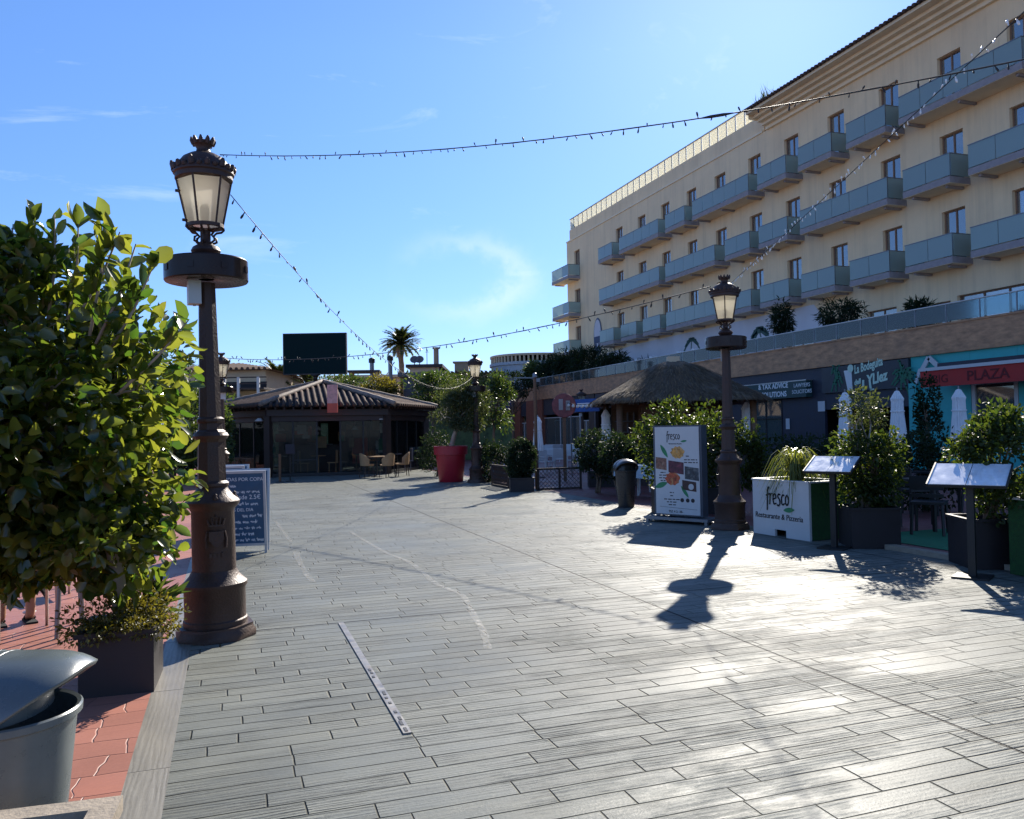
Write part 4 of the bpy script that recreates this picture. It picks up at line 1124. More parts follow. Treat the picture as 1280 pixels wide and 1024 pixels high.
c1 = gd(394, 442.5, 33.0); ex = gd(433, 442, 33.0)-gd(355, 442, 33.0); rzS = math.atan2(ex.y, ex.x); ws = ex.length; hs = (gd(394, 417.5, 33).z-gd(394, 468, 33).z)
sc_.location = (c1.x, c1.y, ZA)
mb = MB(); mb.box((0, 0, c1.z-ZA), (ws, .14, hs), rz=rzS); so = mb.build('screen_panel', m_screen, sc_)
mb = MB()
M_ = Matrix.Rotation(rzS, 4, 'Z')
for (dx, dz, w_, h_) in ((0, hs/2, ws+.04, .04), (0, -hs/2, ws+.04, .04), (ws/2, 0, .04, hs), (-ws/2, 0, .04, hs)):
    p = M_ @ Vector((dx, 0, dz)); mb.box((p.x, p.y, p.z+c1.z-ZA), (w_, .17, h_), rz=rzS)
mb.build('screen_frame', m_black, so)
mb = MB(); mb.tube([(0, .0, -.05), (0, 0, c1.z-ZA-hs/2)], .09, 10); mb.tube([(0, 0, c1.z-ZA-hs/2-.02), (0, 0, c1.z-ZA-hs/2-.12)], [.2, .1], 10); mb.build('post', m_black, sc_, smooth=True)
# bistro chairs and table in front of the cafe
def make_wicker():
    t = thing('wicker_chair', 'wicker armchair left of the round table in front of the cafe', 'chair', (0, 0, 0), 0, 'wicker chairs in front of the cafe')
    a = MB(); a.lathe([(.24, .42), (.25, .44), (.25, .47), (.0, .475)], 16); a.build('seat', m_wicker, t, smooth=True, auto=40)
    a = MB(); n = 12; P = []; F = []
    for i in range(n+1):
        an = PI*.05+PI*.9*i/n; h = .62+.26*math.sin(an)
        for r_, z in ((.25, .45), (.275, h), (.25, h), (.228, .45)): P.append((math.cos(an)*r_, math.sin(an)*r_, z))
    for i in range(n):
        for j in range(4): F.append((i*4+j, i*4+(j+1) % 4, i*4+4+(j+1) % 4, i*4+4+j))
    F += [(0, 1, 2, 3), (n*4+3, n*4+2, n*4+1, n*4)]
    a.add(P, F); a.build('backrest', m_wicker, t, smooth=True, auto=50)
    for x in (-.19, .19):
        for y in (-.17, .19):
            a = MB(); a.tube([(x*.9, y*.9, .42), (x*1.1, y*1.1, 0)], .016, 6); a.build('leg', m_darkbrown, t)
    return t
w0 = make_wicker()
tp = gz(474, 594); spots = [((459, 597), 1.9, None), ((484, 597), 3.6, 'wicker armchair with its round back turned to the plaza in front of the cafe'), ((503, 595), 4.7, 'darker wicker armchair right of the table near the cafe corner')]
for i, (p, a, lb) in enumerate(spots):
    o = w0 if i == 0 else copy_tree(w0, lb)
    g_ = gz(*p); o.location = g_; o.rotation_euler = (0, 0, a)
t = thing('bistro_table', 'small round wooden topped table among the wicker chairs', 'table', gz(471, 596))
a = MB(); a.lathe([(.36, .72), (.37, .735), (.36, .75)], 24); a.build('tabletop', m_woodx, t, smooth=True, auto=30)
a = MB(); a.lathe([(.22, 0), (.22, .02), (.03, .05), (.025, .72)], 16); a.build('pedestal', m_black, t, smooth=True, auto=40)
# tall stools and bar rail left of the cafe front
def make_stool():
    t = thing('bar_stool', 'wooden bar stool at the left end of the cafe front', 'stool', (0, 0, 0), 0, 'bar stools left of the cafe door')
    a = MB(); a.box((0, 0, .76), (.36, .36, .04)); a.build('seat', m_wood, t)
    for x in (-.15, .15):
        for y in (-.15, .15):
            a = MB(); a.bar((x, y, .75), (x*1.2, y*1.2, 0), .035); a.build('leg', m_wood, t)
    a = MB()
    for s_ in (-1, 1): a.bar((-.16, s_*.16, .3), (.16, s_*.16, .3), .025); a.bar((s_*.16, -.16, .42), (s_*.16, .16, .42), .025)
    a.build('foot_rail', m_wood, t); return t
s0_ = make_stool()
for i, (p, lb) in enumerate((((297, 599), None), ((310, 600), 'second bar stool from the left end of the cafe front'))):
    o = s0_ if i == 0 else copy_tree(s0_, lb)
    o.location = gz(*p); o.rotation_euler = (0, 0, .4+i)
po = thing('rope_post', 'thin wooden post with flat foot in front of the left cafe column', 'post', gz(350, 603))
a = MB(); a.lathe([(.14, 0), (.14, .02), (.04, .03)], 14); a.build('foot', m_black, po)
a = MB(); a.tube([(0, 0, .03), (0, 0, .95)], .045, 8); a.build('shaft', m_wood, po)
st = thing('menu_stand', 'slim menu easel with an angled top before the cafe glass', 'menu stand', gz(363, 602))
a = MB(); a.lathe([(.16, 0), (.16, .02), (.02, .03), (.02, 1.05)], 12); a.build('stem', m_black, st)
a = MB(); a.box((0, 0, 1.1), (.3, .03, .4), M=Matrix.Rotation(R(-35), 4, 'X')); a.build('board', m_darkbrown, st)
# ------------------------------------------------------------------ near left: ficus in a planter, bin, seated guest
def planter_box(name, label, loc, dx, dy, h, m_, rz=0.0, cat='planter', group=None, taper=0.0, lip=.02):
    t = thing(name, label, cat, loc, rz, group)
    a = MB(); w_ = .025
    for (cx, cy, sx_, sy_) in ((0, -dy/2+w_/2, dx, w_), (0, dy/2-w_/2, dx, w_), (-dx/2+w_/2, 0, w_, dy-2*w_), (dx/2-w_/2, 0, w_, dy-2*w_)):
        a.box((cx, cy, h/2), (sx_, sy_, h))
    if lip:
        for (cx, cy, sx_, sy_) in ((0, -dy/2, dx+2*lip, .05), (0, dy/2, dx+2*lip, .05), (-dx/2, 0, .05, dy-.05), (dx/2, 0, .05, dy-.05)):
            a.box((cx, cy, h+.012), (sx_, sy_, .03))
    a.build('box', m_, t)
    b = MB(); b.box((0, 0, h-.05), (dx-2*w_-.004, dy-2*w_-.004, .04)); b.build('soil', m_soil, t)
    return t
PL = Vector((-.655, 5.92, 0))
planter_box('planter', 'dark square planter under the ficus tree at the left edge of the plaza', PL, .43, .52, .37, m_planter, R(-2))
fc = thing('ficus_tree', 'big near ficus tree with broad glossy leaves growing from the dark planter on the left', 'tree', PL+Vector((0, 0, .34)))
cc = gd(38, 512, 5.25)
ccl = cc-fc.location
ob, q_ = crown(fc, lf_ficus, ccl, (.97, .85, 1.16), 9000, .112, .066, 5, kind='big', nclump=60, sig=.15, shell=.5, up=.15, spread=.75, droop=.25)
crown(fc, lf_ficus, gd(118, 688, 5.25)-fc.location, (.46, .5, .32), 1300, .10, .06, 6, kind='big', nclump=18, sig=.2, shell=.3, up=.1, spread=.75, droop=.3, name='lower_growth')
crown(fc, lf_ficus, gd(20, 690, 5.25)-fc.location, (.62, .5, .30), 1100, .10, .06, 9, kind='big', nclump=16, sig=.2, shell=.3, up=.1, spread=.75, droop=.3, name='lower_growth')
# a second denser layer towards the lower right, and shoots at the top
mb = MB(); rr = random.Random(8)
tr0 = Vector((0, 0, 0)); tr1 = gd(120, 600, 5.45)-fc.location
mb.tube([tr0, tr0.lerp(tr1, .4)+Vector((.03, 0, 0)), tr1], [.055, .045, .04], 10)
for i in range(46):
    e = Vector(q_[i]); s0 = tr1.lerp(ccl, rr.uniform(0, .9)); m1 = s0.lerp(e, .55)+Vector((rr.uniform(-.1, .1), rr.uniform(-.1, .1), rr.uniform(-.05, .1)))
    e2 = e+(e-ccl)*.22
    mb.tube([s0, m1, e, e2], [.02, .013, .008, .003], 6)
    for j in range(4):
        f = m1.lerp(e2, rr.uniform(.2, .9)); d = Vector((rr.uniform(-1, 1), rr.uniform(-1, 1), rr.uniform(-.4, 1)))*.2
        mb.tube([f, f+d*.6+Vector((0, 0, .02)), f+d], [.006, .004, .002], 5)
sh = MB(); SP = []; SO = []
for (px, py, tx, ty) in ((112, 420, 130, 275), (60, 400, 68, 268), (130, 450, 195, 325), (20, 400, 15, 285), (150, 490, 236, 400), (95, 400, 150, 290), (40, 400, 42, 275), (85, 400, 98, 280), (120, 430, 170, 305)):
    a = gd(px, py, 5.0)-fc.location; b = gd(tx, ty, 5.0)-fc.location
    mb.tube([a, a.lerp(b, .5)+Vector((.02, 0, 0)), b], [.011, .008, .004], 6)
    for j in range(20):
        u = rr.uniform(.1, 1); SP.append(a.lerp(b, u)); d = (b-a).normalized()+Vector((rr.uniform(-1, 1), rr.uniform(-1, 1), rr.uniform(-.2, .7))); SO.append(d.normalized())
mb.build('trunk', m_palebark, fc, smooth=True)
V, F = leaf_cloud(np.array([list(p) for p in SP]), np.array([list(p) for p in SO]), .14, .08, 77, 'big', up=.2, spread=.3)
sh.add(V, F); sh.build('top_shoots', lf_ficus, fc, smooth=True)
# low yellow-green ground cover spilling over the planter
sd_ = thing('ground_cover_plant', 'low yellow green bushy plant spilling over the rim of the dark planter', 'plant', PL+Vector((0, -.05, .36)))
P, O, q2 = clump_points(4200, (0.0, -.02, .06), (.36, .36, .15), 34, .2, 12, .3)
V, F = leaf_cloud(P, O, .034, .017, 13, 'small', up=.4)
mb = MB(); mb.add(V, F); mb.build('foliage', lf_sedum, sd_)
mb = MB()
for i in range(34): mb.tube([(q2[i][0]*.3, q2[i][1]*.3, -.03), tuple(q2[i])], [.006, .003], 5)
mb.build('stems', m_bark, sd_)
# broad-leaved dark tuft on the lit side of the planter
tf = thing('leafy_tuft', 'dark green pointed leaves beside the planter next to the lamp base', 'plant', PL+Vector((.12, .35, .36)))
P = np.array([[0+rr.uniform(-.06, .06), rr.uniform(-.06, .06), rr.uniform(0, .12)] for _ in range(60)]); O = np.array([[rr.uniform(-.3, 1), rr.uniform(-.6, .6), rr.uniform(.2, 1)] for _ in range(60)])
V, F = leaf_cloud(P, O, .22, .05, 14, 'mid', up=.1, spread=.25); mb = MB(); mb.add(V, F); mb.build('foliage', lf_mid, tf, smooth=True)

def make_bin(label, loc, rz, m_, h=.88, r=.235):
    t = thing('litter_bin', label, 'bin', loc, rz)
    a = MB(); zr = h*.74
    a.lathe([(r*.70, 0), (r*.72, .02), (r*.97, zr-.02), (r*1.0, zr-.015), (r*1.04, zr-.01), (r*1.045, zr+.012), (r*1.02, zr+.018), (r*.965, zr+.012), (r*.945, zr-.02), (r*.70, .03), (0, .03)], 40, cap=True)
    a.build('body', m_, t, smooth=True, auto=35)
    # hood: a barrel roof along x whose two mouths are cut by slanting planes
    import bmesh
    hh = h*.215; mb_ = MB(); nx, na = 20, 24; P = []; ex = 1.17*r
    def hp(x, an, k=1.0):
        e = math.cos(an); v = math.sin(an)
        return (x, r*1.03*k*e*(1-.12*(x/ex)**4), zr+.012+hh*k*v*(1-.26*abs(x/ex)**5))
    for i in range(nx+1):
        for j_ in range(na+1):
            an = PI*j_/na; xe_ = r*(.28+.89*(1-(1-math.sin(an))**1.5)); P.append(hp(xe_*(-1+2*i/nx), an))
    mb_.add(P, [(i*(na+1)+j_, i*(na+1)+j_+1, (i+1)*(na+1)+j_+1, (i+1)*(na+1)+j_) for i in range(nx) for j_ in range(na)])
    bm = bmesh_from(mb_)
    me = bpy.data.meshes.new('hood'); bm.to_mesh(me); bm.free(); me.materials.append(m_)
    me.polygons.foreach_set('use_smooth', [True]*len(me.polygons))
    o = bpy.data.objects.new('hood', me); col.objects.link(o); o.parent = t
    sm = o.modifiers.new('thickness', 'SOLIDIFY'); sm.thickness = .02; sm.offset = 0
    bv = o.modifiers.new('soft', 'BEVEL'); bv.width = .009; bv.segments = 3; bv.limit_method = 'ANGLE'
    for x in (-.045, .0):
        a = MB(); a.tube([hp(x+.02*math.cos(PI*k/18)**2, PI*k/18, 1.03) for k in range(1, 18)], .0075, 8); a.build('hood_rib', m_, t, smooth=True)
    a = MB()   # rounded cheeks inside the mouths
    a.lathe([(r*.93, 0), (r*.9, hh*.45), (r*.7, hh*.8), (0, hh*.88)], 28, c=(0, 0, zr+.01), cap=False, sx=.62); a.build('inner_flap', m_, t, smooth=True)
    a = MB(); a.lathe([(r*.80, 0), (r*.80, .012), (0, .012)], 24, c=(0, 0, .0)); a.build('liner', m_black, t)
    return t
def bmesh_from(mb_):
    import bmesh
    bm = bmesh.new(); vs = [bm.verts.new(p) for p in mb_.v]
    for f in mb_.f: bm.faces.new([vs[i] for i in f])
    bm.normal_update(); return bm
pb = gd(4, 850, 2.83)
make_bin('grey green plastic bin with open slanted hood in the near left corner', (pb.x, pb.y, 0), R(-16), m_bin)
pb = gz(783, 634)
make_bin('dark plastic bin with rounded hood standing in front of the white terrace tables', (pb.x, pb.y, 0), R(-100), m_binfar, h=1.0, r=.225)
# empty square beige pot in the very corner
p = gz(147, 992, .50)
t = thing('square_pot', 'weathered beige square pot with a wide rim in the bottom left corner', 'planter', (p.x-.26, p.y-.26, 0), R(-4))
a = MB()
for (cx, cy, sx_, sy_) in ((0, -.22, .52, .08), (0, .22, .52, .08), (-.22, 0, .08, .36), (.22, 0, .08, .36)): a.box((cx, cy, .477), (sx_, sy_, .046))
a.build('rim', m_beige, t)
a = MB()
for (cx, cy, sx_, sy_) in ((0, -.215, .46, .03), (0, .215, .46, .03), (-.215, 0, .03, .40), (.215, 0, .03, .40)): a.box((cx, cy, .2265), (sx_, sy_, .453))
a.build('body', m_beige, t); a = MB(); a.box((0, 0, .36), (.398, .398, .02)); a.build('soil', m_soil, t)
rr = random.Random(4)
# seated guest seen below the leaves
CH = gz(30, 792); CH = Vector((CH.x, CH.y, 0))
def make_alu_chair(label, loc, rz, group=None):
    t = thing('terrace_chair', label, 'chair', loc, rz, group)
    a = MB(); a.box((0, 0, .445), (.42, .42, .025)); a.build('seat', m_dress, t)
    a = MB(); a.box((0, .215, .69), (.40, .02, .3), M=Matrix.Rotation(R(8), 4, 'X')); a.build('backrest', m_dress, t)
    for x in (-.2, .2):
        a = MB(); a.tube([(x, -.2, 0), (x*.98, -.18, .43), (x*.98, -.16, .63)], .013, 8); a.build('leg', m_alu, t, smooth=True)
        a = MB(); a.tube([(x*1.05, .24, 0), (x, .2, .44), (x, .25, .86)], .013, 8); a.build('leg', m_alu, t, smooth=True)
        a = MB(); a.tube([(x, -.17, .63), (x*1.1, 0, .655), (x, .21, .64)], .014, 8); a.build('armrest', m_alu, t, smooth=True)
    return t
make_alu_chair('aluminium terrace chair under the ficus leaves with a seated guest in black', CH, R(200))
def person(label, loc, rz):
    """seated figure: one continuous skin mesh grown along the skeleton"""
    t = thing('person', label, 'person', loc, rz)
    V = []; E = []; Rr = []
    def j(p, r, par=None):
        V.append(p); Rr.append(r if isinstance(r, tuple) else (r, r)); i = len(V)-1
        if par is not None: E.append((par, i))
        return i
    pel = j((0, .02, .56), (.15, .11)); wa = j((0, .05, .74), (.125, .09), pel); ch = j((0, .05, .93), (.15, .10), wa); nk = j((0, .03, 1.09), (.06, .06), ch)
    n2 = j((0, .01, 1.15), .052, nk); hd = j((0, -.01, 1.235), (.075, .085), n2); h2 = j((0, -.0, 1.32), (.07, .08), hd)
    for s in (-1, 1):
        sh_ = j((s*.17, .05, 1.03), .055, ch); el = j((s*.23, -.02, .80), .042, sh_); wr = j((s*.16, -.22, .70), .027, el); pa = j((s*.14, -.30, .69), (.036, .018), wr)
        for f_ in range(4):
            k1 = j((s*(.14-.027+.018*f_), -.345-.006*(f_ in (1, 2)), .688), .0095, pa); k2 = j((s*(.14-.03+.02*f_), -.372-.01*(f_ in (1, 2)), .672), .0085, k1)
        th = j((s*.105, -.29, .685), .0105, wr); j((s*.088, -.325, .68), .009, th)
        hp = j((s*.09, -.04, .54), .095, pel); kn = j((s*.11, -.40, .52), .062, hp); cf = j((s*.11, -.42, .33), .054, kn); an = j((s*.11, -.40, .10), .036, cf)
        hl = j((s*.11, -.385, .045), .034, an); ft = j((s*.115, -.50, .035), (.042, .024), an); j((s*.12, -.575, .024), (.038, .016), ft)
    me = bpy.data.meshes.new('body'); me.from_pydata(V, E, []); o = bpy.data.objects.new('body', me); col.objects.link(o); o.parent = t
    sk = o.modifiers.new('skin', 'SKIN'); sk.use_smooth_shade = True
    for i, d in enumerate(me.skin_vertices[0].data): d.radius = Rr[i]; d.use_root = (i == 0)
    sb = o.modifiers.new('round', 'SUBSURF'); sb.levels = 2; sb.render_levels = 2
    me.materials.append(m_skin)
    a = MB()
    a.lathe([(.0, -.005), (.085, -.01), (.098, -.05), (.10, -.10), (.085, -.2), (.055, -.26)], 20, c=(0, .02, 1.42), cap=False, sy=1.05); a.build('hair', m_hair, t, smooth=True)
    a = MB()
    a.lathe([(.17, .0), (.185, .1), (.165, .2), (.15, .28), (.18, .38), (.175, .46), (.09, .53)], 24, c=(0, .045, .5), cap=False, sy=.72)
    a.build('dress', m_dress, t, smooth=True)
    a = MB()   # skirt over the thighs with a hem hanging below the seat
    P = []; n = 14
    prof = [(.20, .60), (.02, .655), (-.2, .63), (-.44, .60), (-.49, .5), (-.47, .36), (-.44, .33)]
    for i in range(n+1):
        u = -1+2*i/n
        for (yy, zz) in prof: P.append((u*.23, yy-.02*math.cos(u*9), zz-.14*abs(u)**3+.008*math.sin(u*14)))
    m2 = len(prof)
    a.add(P, [(i*m2+k, i*m2+k+1, (i+1)*m2+k+1, (i+1)*m2+k) for i in range(n) for k in range(m2-1)])
    so = a.build('skirt', m_dress, t, smooth=True); md = so.modifiers.new('thickness', 'SOLIDIFY'); md.thickness = .012
    a = MB()   # face
    for s in (-1, 1): a.lathe([(0, -.011), (.011, 0), (0, .011)], 8, c=(s*.03, -.092, 1.285))
    fe = a.build('eyes', m_ink, t, smooth=True)
    a = MB(); a.tube([(0, -.092, 1.285), (0, -.112, 1.252), (0, -.094, 1.245)], [.008, .014, .01], 6); a.build('nose', m_skin, t, smooth=True)
    a = MB(); a.tube([(-.025, -.086, 1.215), (0, -.094, 1.217), (.025, -.086, 1.215)], [.004, .008, .004], 6); a.build('mouth', mat('lips', (.3, .09, .08), .5), t, smooth=True)
    for s in (-1, 1):
        a = MB(); a.box((s*.115, -.47, .008), (.09, .24, .016)); so = a.build('sandal', m_dress, t)
        a = MB(); a.tube([(s*.115-.045, -.50, .02), (s*.115-.02, -.505, .062), (s*.115+.02, -.505, .062), (s*.115+.045, -.50, .02)], .012, 6); a.build('strap', m_dress, so)
        a = MB(); a.lathe([(0, 0), (.05, .006), (.055, .018), (.03, .03), (0, .034)], 10, c=(s*.115, -.50, .065))
        a.build('flower', m_white, so, smooth=True)
    return t
person('seated guest in black dress and flowered sandals under the ficus leaves', CH+Vector((0, 0, 0)), R(200))
tb_ = gz(78, 795)
t = thing('terrace_table', 'dark square table on metal legs beside the ficus planter', 'table', (tb_.x+.02, tb_.y+.2, 0), R(10))
a = MB(); a.box((0, 0, .735), (.7, .7, .03)); a.build('tabletop', m_dress, t)
for x in (-.06, .06):
    for y in (-.28, .28):
        a = MB(); a.tube([(x, y, .72), (x*1.6, y, 0)], .017, 8); a.build('leg', m_steel, t)
tb_ = gz(40, 770)
make_alu_chair('empty aluminium terrace chair on the far side of the dark table', (tb_.x+.25, tb_.y+1.3, 0), R(20))

# chalkboards ------------------------------------------------------------------
def chalkboard(label, loc, rz, w_, h_, lines, group):
    t = thing('chalkboard', label, 'menu board', loc, rz, group)
    tilt = Matrix.Rotation(R(9), 4, 'X')
    for s in (-1, 1):
        Mx = Matrix.Rotation(R(-9*s), 4, 'X'); a = MB(); off = Vector((0, s*.16, .12))
        fr_ = .035
        for (cx, cz, sx_, sz_) in ((-w_/2, h_/2, fr_, h_+fr_), (w_/2, h_/2, fr_, h_+fr_), (0, 0, w_-fr_, fr_), (0, h_, w_-fr_, fr_)):
            a.box(off+(Mx @ Vector((cx, 0, cz))), (sx_, .03, sz_), M=Mx)
        for x in (-w_/2, w_/2): a.box(off+(Mx @ Vector((x, 0, -.07))), (fr_, .03, .13), M=Mx)
        f = a.build('frame', m_boardframe, t)
        a = MB(); a.box(off+(Mx @ Vector((0, 0, h_/2))), (w_-fr_, .014, h_-fr_), M=Mx); a.build('board', m_board, f)
        if s < 0:
            a = MB(); u = Vector((1, 0, 0)); v = Mx @ Vector((0, 0, 1)); o = off+(Mx @ Vector((0, -.0075, 0)))
            r_ = random.Random(3)
            for k, (kind, x0, x1, hh) in enumerate(lines):
                y = h_*(.88-.083*k)
                if kind: put_text(a, kind, o+u*(x0*w_-w_/2)+v*y, u, v, hh, sx=.95, align='LEFT')
                else:
                    x = x0
                    while x < x1:
                        L_ = r_.uniform(.06, .15); pts = []
                        n = int(L_*110)
                        for i in range(n+1): pts.append((x*w_-w_/2+L_*w_*i/n, y+hh*(.25+.35*math.sin(i*2.3+r_.random()*1.5)+.35*(r_.random() < .15))))
                        a.ribbon(pts, .007, o, u, v, .0006); x += L_+.035
            a.build('chalk_writing', m_chalk, f)
    return t
LN = [('BEBIDAS POR COPAS', .10, .9, .068), (None, .05, .36, .05), (None, .10, .92, .05), ('Desde 2.5€', .34, .9, .085), (None, .12, .88, .045), ('PLATOS DEL DIA', .12, .9, .06), (None, .55, .93, .06),
      (None, .40, .85, .05), (None, .2, .92, .04), (None, .36, .7, .05), (None, .08, .93, .05)]
cbx = gz(306, 692)
chalkboard('blue slate chalkboard with white handwriting behind the nearest lamp', (cbx.x-.03, cbx.y+.16, 0), R(-8), .66, 1.0, LN, 'chalkboards behind the nearest lamp')
c2 = gz(285, 672)
chalkboard('second chalkboard half hidden behind the front slate board', (c2.x-.05, c2.y+.2, 0), R(-8), .66, 1.0, LN[:2], 'chalkboards behind the nearest lamp')

# ------------------------------------------------------------------ right side: restaurant front
def fresco(mb_, o, u, v, s, t=.004):
    """the brush-lettered word, drawn stroke by stroke; s = x-height"""
    S_ = {
     'f': [[(.02, -.55), (.06, .4), (.10, 1.25), (.2, 1.55), (.3, 1.52)], [(-.06, .82), (.3, .95)]],
     'r': [[(.0, 0), (.04, .5), (.06, 1)], [(.06, .7), (.2, .95), (.36, 1.0)]],
     'e': [[(.06, .5), (.4, .62), (.38, .9), (.22, 1.0), (.07, .8), (.04, .4), (.16, .05), (.42, .12)]],
     's': [[(.42, .95), (.22, .98), (.12, .75), (.34, .45), (.38, .15), (.2, -.08), (.0, -.02)]],
     'c': [[(.40, .9), (.22, .95), (.06, .62), (.08, .2), (.24, .04), (.42, .16)]],
     'o': [[(.24, .95), (.07, .7), (.06, .25), (.22, .04), (.40, .25), (.42, .7), (.24, .95)]]}
    x = 0
    for chr_ in 'fresco':
        for st_ in S_[chr_]:
            pts = smooth_px([((x+a)*s, b*s) for a, b in st_], 5)
            mb_.ribbon(pts, s*.13 if chr_ != 'f' else s*.16, Vector(o), Vector(u), Vector(v), t)
        x += {'f': .38, 'r': .42, 'e': .56, 's': .54, 'c': .52, 'o': .5}[chr_]
def leaf_shape(mb_, o, u, v, c, L_, W_, ang, t=.004):
    pts = []
    for i in range(13):
        f = i/12; pts.append((f*L_-L_/2, W_*math.sin(PI*f)**.8*.5))
    for i in range(11, 0, -1):
        f = i/12; pts.append((f*L_-L_/2, -W_*math.sin(PI*f)**.8*.5))
    ca, sa = math.cos(ang), math.sin(ang)
    mb_.prism([(c[0]+a*ca-b*sa, c[1]+a*sa+b*ca) for a, b in pts], o, u, v, t)
# white lettered planter
pa, pb = Vector((7.47, 10.52, 0)), Vector((7.57, 9.38, 0))
du = (pb-pa).normalized(); dn = Vector((-du.y, du.x, 0))   # points to +X side
if dn.x < 0: dn = -dn
W_ = (pb-pa).length; H_ = .80
t = thing('lettered_planter', 'white fronted planter box with green sides and black brush lettering', 'planter', (pa+pb)/2)
def PW(a, d, z): return (pa+du*a+dn*d)-t.location+Vector((0, 0, z))
rzP = math.atan2(du.y, du.x)
a = MB()
a.box(PW(W_/2, .02, .45), (W_, .04, .70), rz=rzP); a.box(PW(W_*.20, .02, .05), (W_*.40, .04, .10), rz=rzP); a.box(PW(W_*.80, .02, .05), (W_*.40, .04, .10), rz=rzP)
a.build('front_panel', m_white, t)
for x0 in (.02, W_-.02):
    a = MB(); a.box(PW(x0, .355, .4), (.04, .62, .79), rz=rzP); a.build('side_panel', m_greenbox, t)
a = MB(); a.box(PW(W_/2, .69, .4), (W_, .04, .79), rz=rzP); a.build('back_panel', m_greenbox, t)
a = MB(); 
for d in (.0, .66): a.box(PW(W_/2, d+.02, .81), (W_+.02, .07, .022), rz=rzP)
for x0 in (.015, W_-.015): a.box(PW(x0, .35, .81), (.06, .60, .022), rz=rzP)
a.build('rim', m_white, t)
a = MB(); a.box(PW(W_/2, .35, .72), (W_-.09, .6, .03), rz=rzP); a.build('soil', m_soil, t)
o0 = PW(0, -.001, 0); vz = Vector((0, 0, 1))
a = MB(); fresco(a, o0+du*(.36*W_-.10)+vz*.46-dn*.004, du, vz, .155); a.build('lettering', m_ink, t)
a = MB(); put_text(a, 'Restaurante & Pizzeria', o0+du*.05+vz*.25-dn*.001, du, vz, .115, sx=.93, shear=.05); a.build('small_lettering', m_ink, t)
a = MB(); leaf_shape(a, o0-dn*.004, du, vz, (.76, .40), .22, .07, .1); a.build('leaf_mark', m_leafink, t)
# weeping grassy plant in it
gp = thing('grassy_plant', 'weeping grassy plant with arching pale leaves in the white lettered planter', 'plant', t.location+PW(W_*.5, .33, .72))
a = MB(); r_ = random.Random(5)
for i in range(260):
    an = r_.uniform(0, 2*PI); ln = r_.uniform(.4, 1.15); hh = r_.uniform(.25, .68); b0 = Vector((r_.uniform(-.05, .05), r_.uniform(-.05, .05), 0)); d = Vector((math.cos(an), math.sin(an), 0)); sd2 = Vector((-d.y, d.x, 0))*r_.uniform(.008, .017)
    P = []
    for k in range(7):
        f = k/6; p = b0+d*(ln*.55*f**1.3)+Vector((0, 0, hh*math.sin(min(1, f*1.25)*PI*.55)-.62*max(0, f-.4)**1.5*ln*2))
        P += [p-sd2*(1-f*.8), p+sd2*(1-f*.8)]
    a.add(P, [(2*k, 2*k+1, 2*k+3, 2*k+2) for k in range(6)])
a.build('blades', lf_grass, gp)
a = MB(); a.tube([(0, 0, -.02), (0.01, 0, .2)], [.05, .03], 8); a.build('stem', m_bark, gp)
# standing advertising board
pl_, pr_ = gz(820, 652), gz(877, 656); pl_.z = pr_.z = 0
bu = (pr_-pl_).normalized(); bn_ = Vector((-bu.y, bu.x, 0))
if bn_.x+bn_.y < 0: bn_ = -bn_
WB = (pr_-pl_).length; rzB2 = math.atan2(bu.y, bu.x); HB = 1.52
t = thing('advertising_board', 'tall white food advertising board on a low base beside the right lamp', 'sign', (pl_+pr_)/2+bn_*.1)
def BW(a_, d, z): return (pl_+bu*a_+bn_*d)-t.location+Vector((0, 0, z))
a = MB(); a.box(BW(WB/2, .10, HB/2+.12), (WB+.05, .18, HB), rz=rzB2); a.build('case', mat('blue grey case', (.06, .075, .1), .45, .2), t)
a = MB(); a.box(BW(WB/2, .002, HB/2+.12), (WB-.03, .012, HB-.05), rz=rzB2); a.build('poster', m_white, t)
a = MB(); a.box(BW(WB/2, .12, .075), (WB+.34, .46, .045), rz=rzB2)
for x in (-.12, WB+.12):
    for d in (-.06, .3): a.lathe([(.035, 0), (.035, .05)], 10, c=BW(x, d, 0))
a.build('base', m_steel, t)
ob_ = BW(0, -.0045, .12)
def bp_(x, y): return (x*WB, y*HB)
a = MB(); fresco(a, ob_+bu*(.29*WB)+vz*(.845*HB), bu, vz, .085, .002); a.build('lettering', m_ink, t)
a = MB(); leaf_shape(a, ob_, bu, vz, bp_(.66, .825), .12, .035, .12, .002)
a.build('leaf_mark', m_leafink, t)
for c_, L__, W__, an_ in (((.22, .715), .26, .07, -1.0), ((.14, .335), .26, .09, .35), ((.66, .27), .24, .06, -.95)):
    a = MB(); leaf_shape(a, ob_, bu, vz, bp_(*c_), L__, W__, an_, .002); a.build('leaf_print', m_leafink, t)
r_ = random.Random(9)
def food(name, c_, wd, hg, col_, col2, shp='rect'):
    m1 = mat(name+' photo', col_, .5, 0, .7, 22, dirt=.8, dirtc=col2, dscale=14)
    a = MB(); cx, cy = c_[0]*WB, c_[1]*HB; sk = -.12
    if shp == 'rect': a.prism([(cx-wd/2, cy-hg/2-sk*wd/2), (cx+wd/2, cy-hg/2+sk*wd/2), (cx+wd/2, cy+hg/2+sk*wd/2), (cx-wd/2, cy+hg/2-sk*wd/2)], ob_, bu, vz, .002)
    else: a.prism([(cx+math.cos(i*PI/10)*wd/2*(1+.15*math.sin(i*2.6)), cy+math.sin(i*PI/10)*hg/2*(1+.12*math.cos(i*3.1))) for i in range(20)], ob_, bu, vz, .002)
    return a.build('food_photo', m1, t)
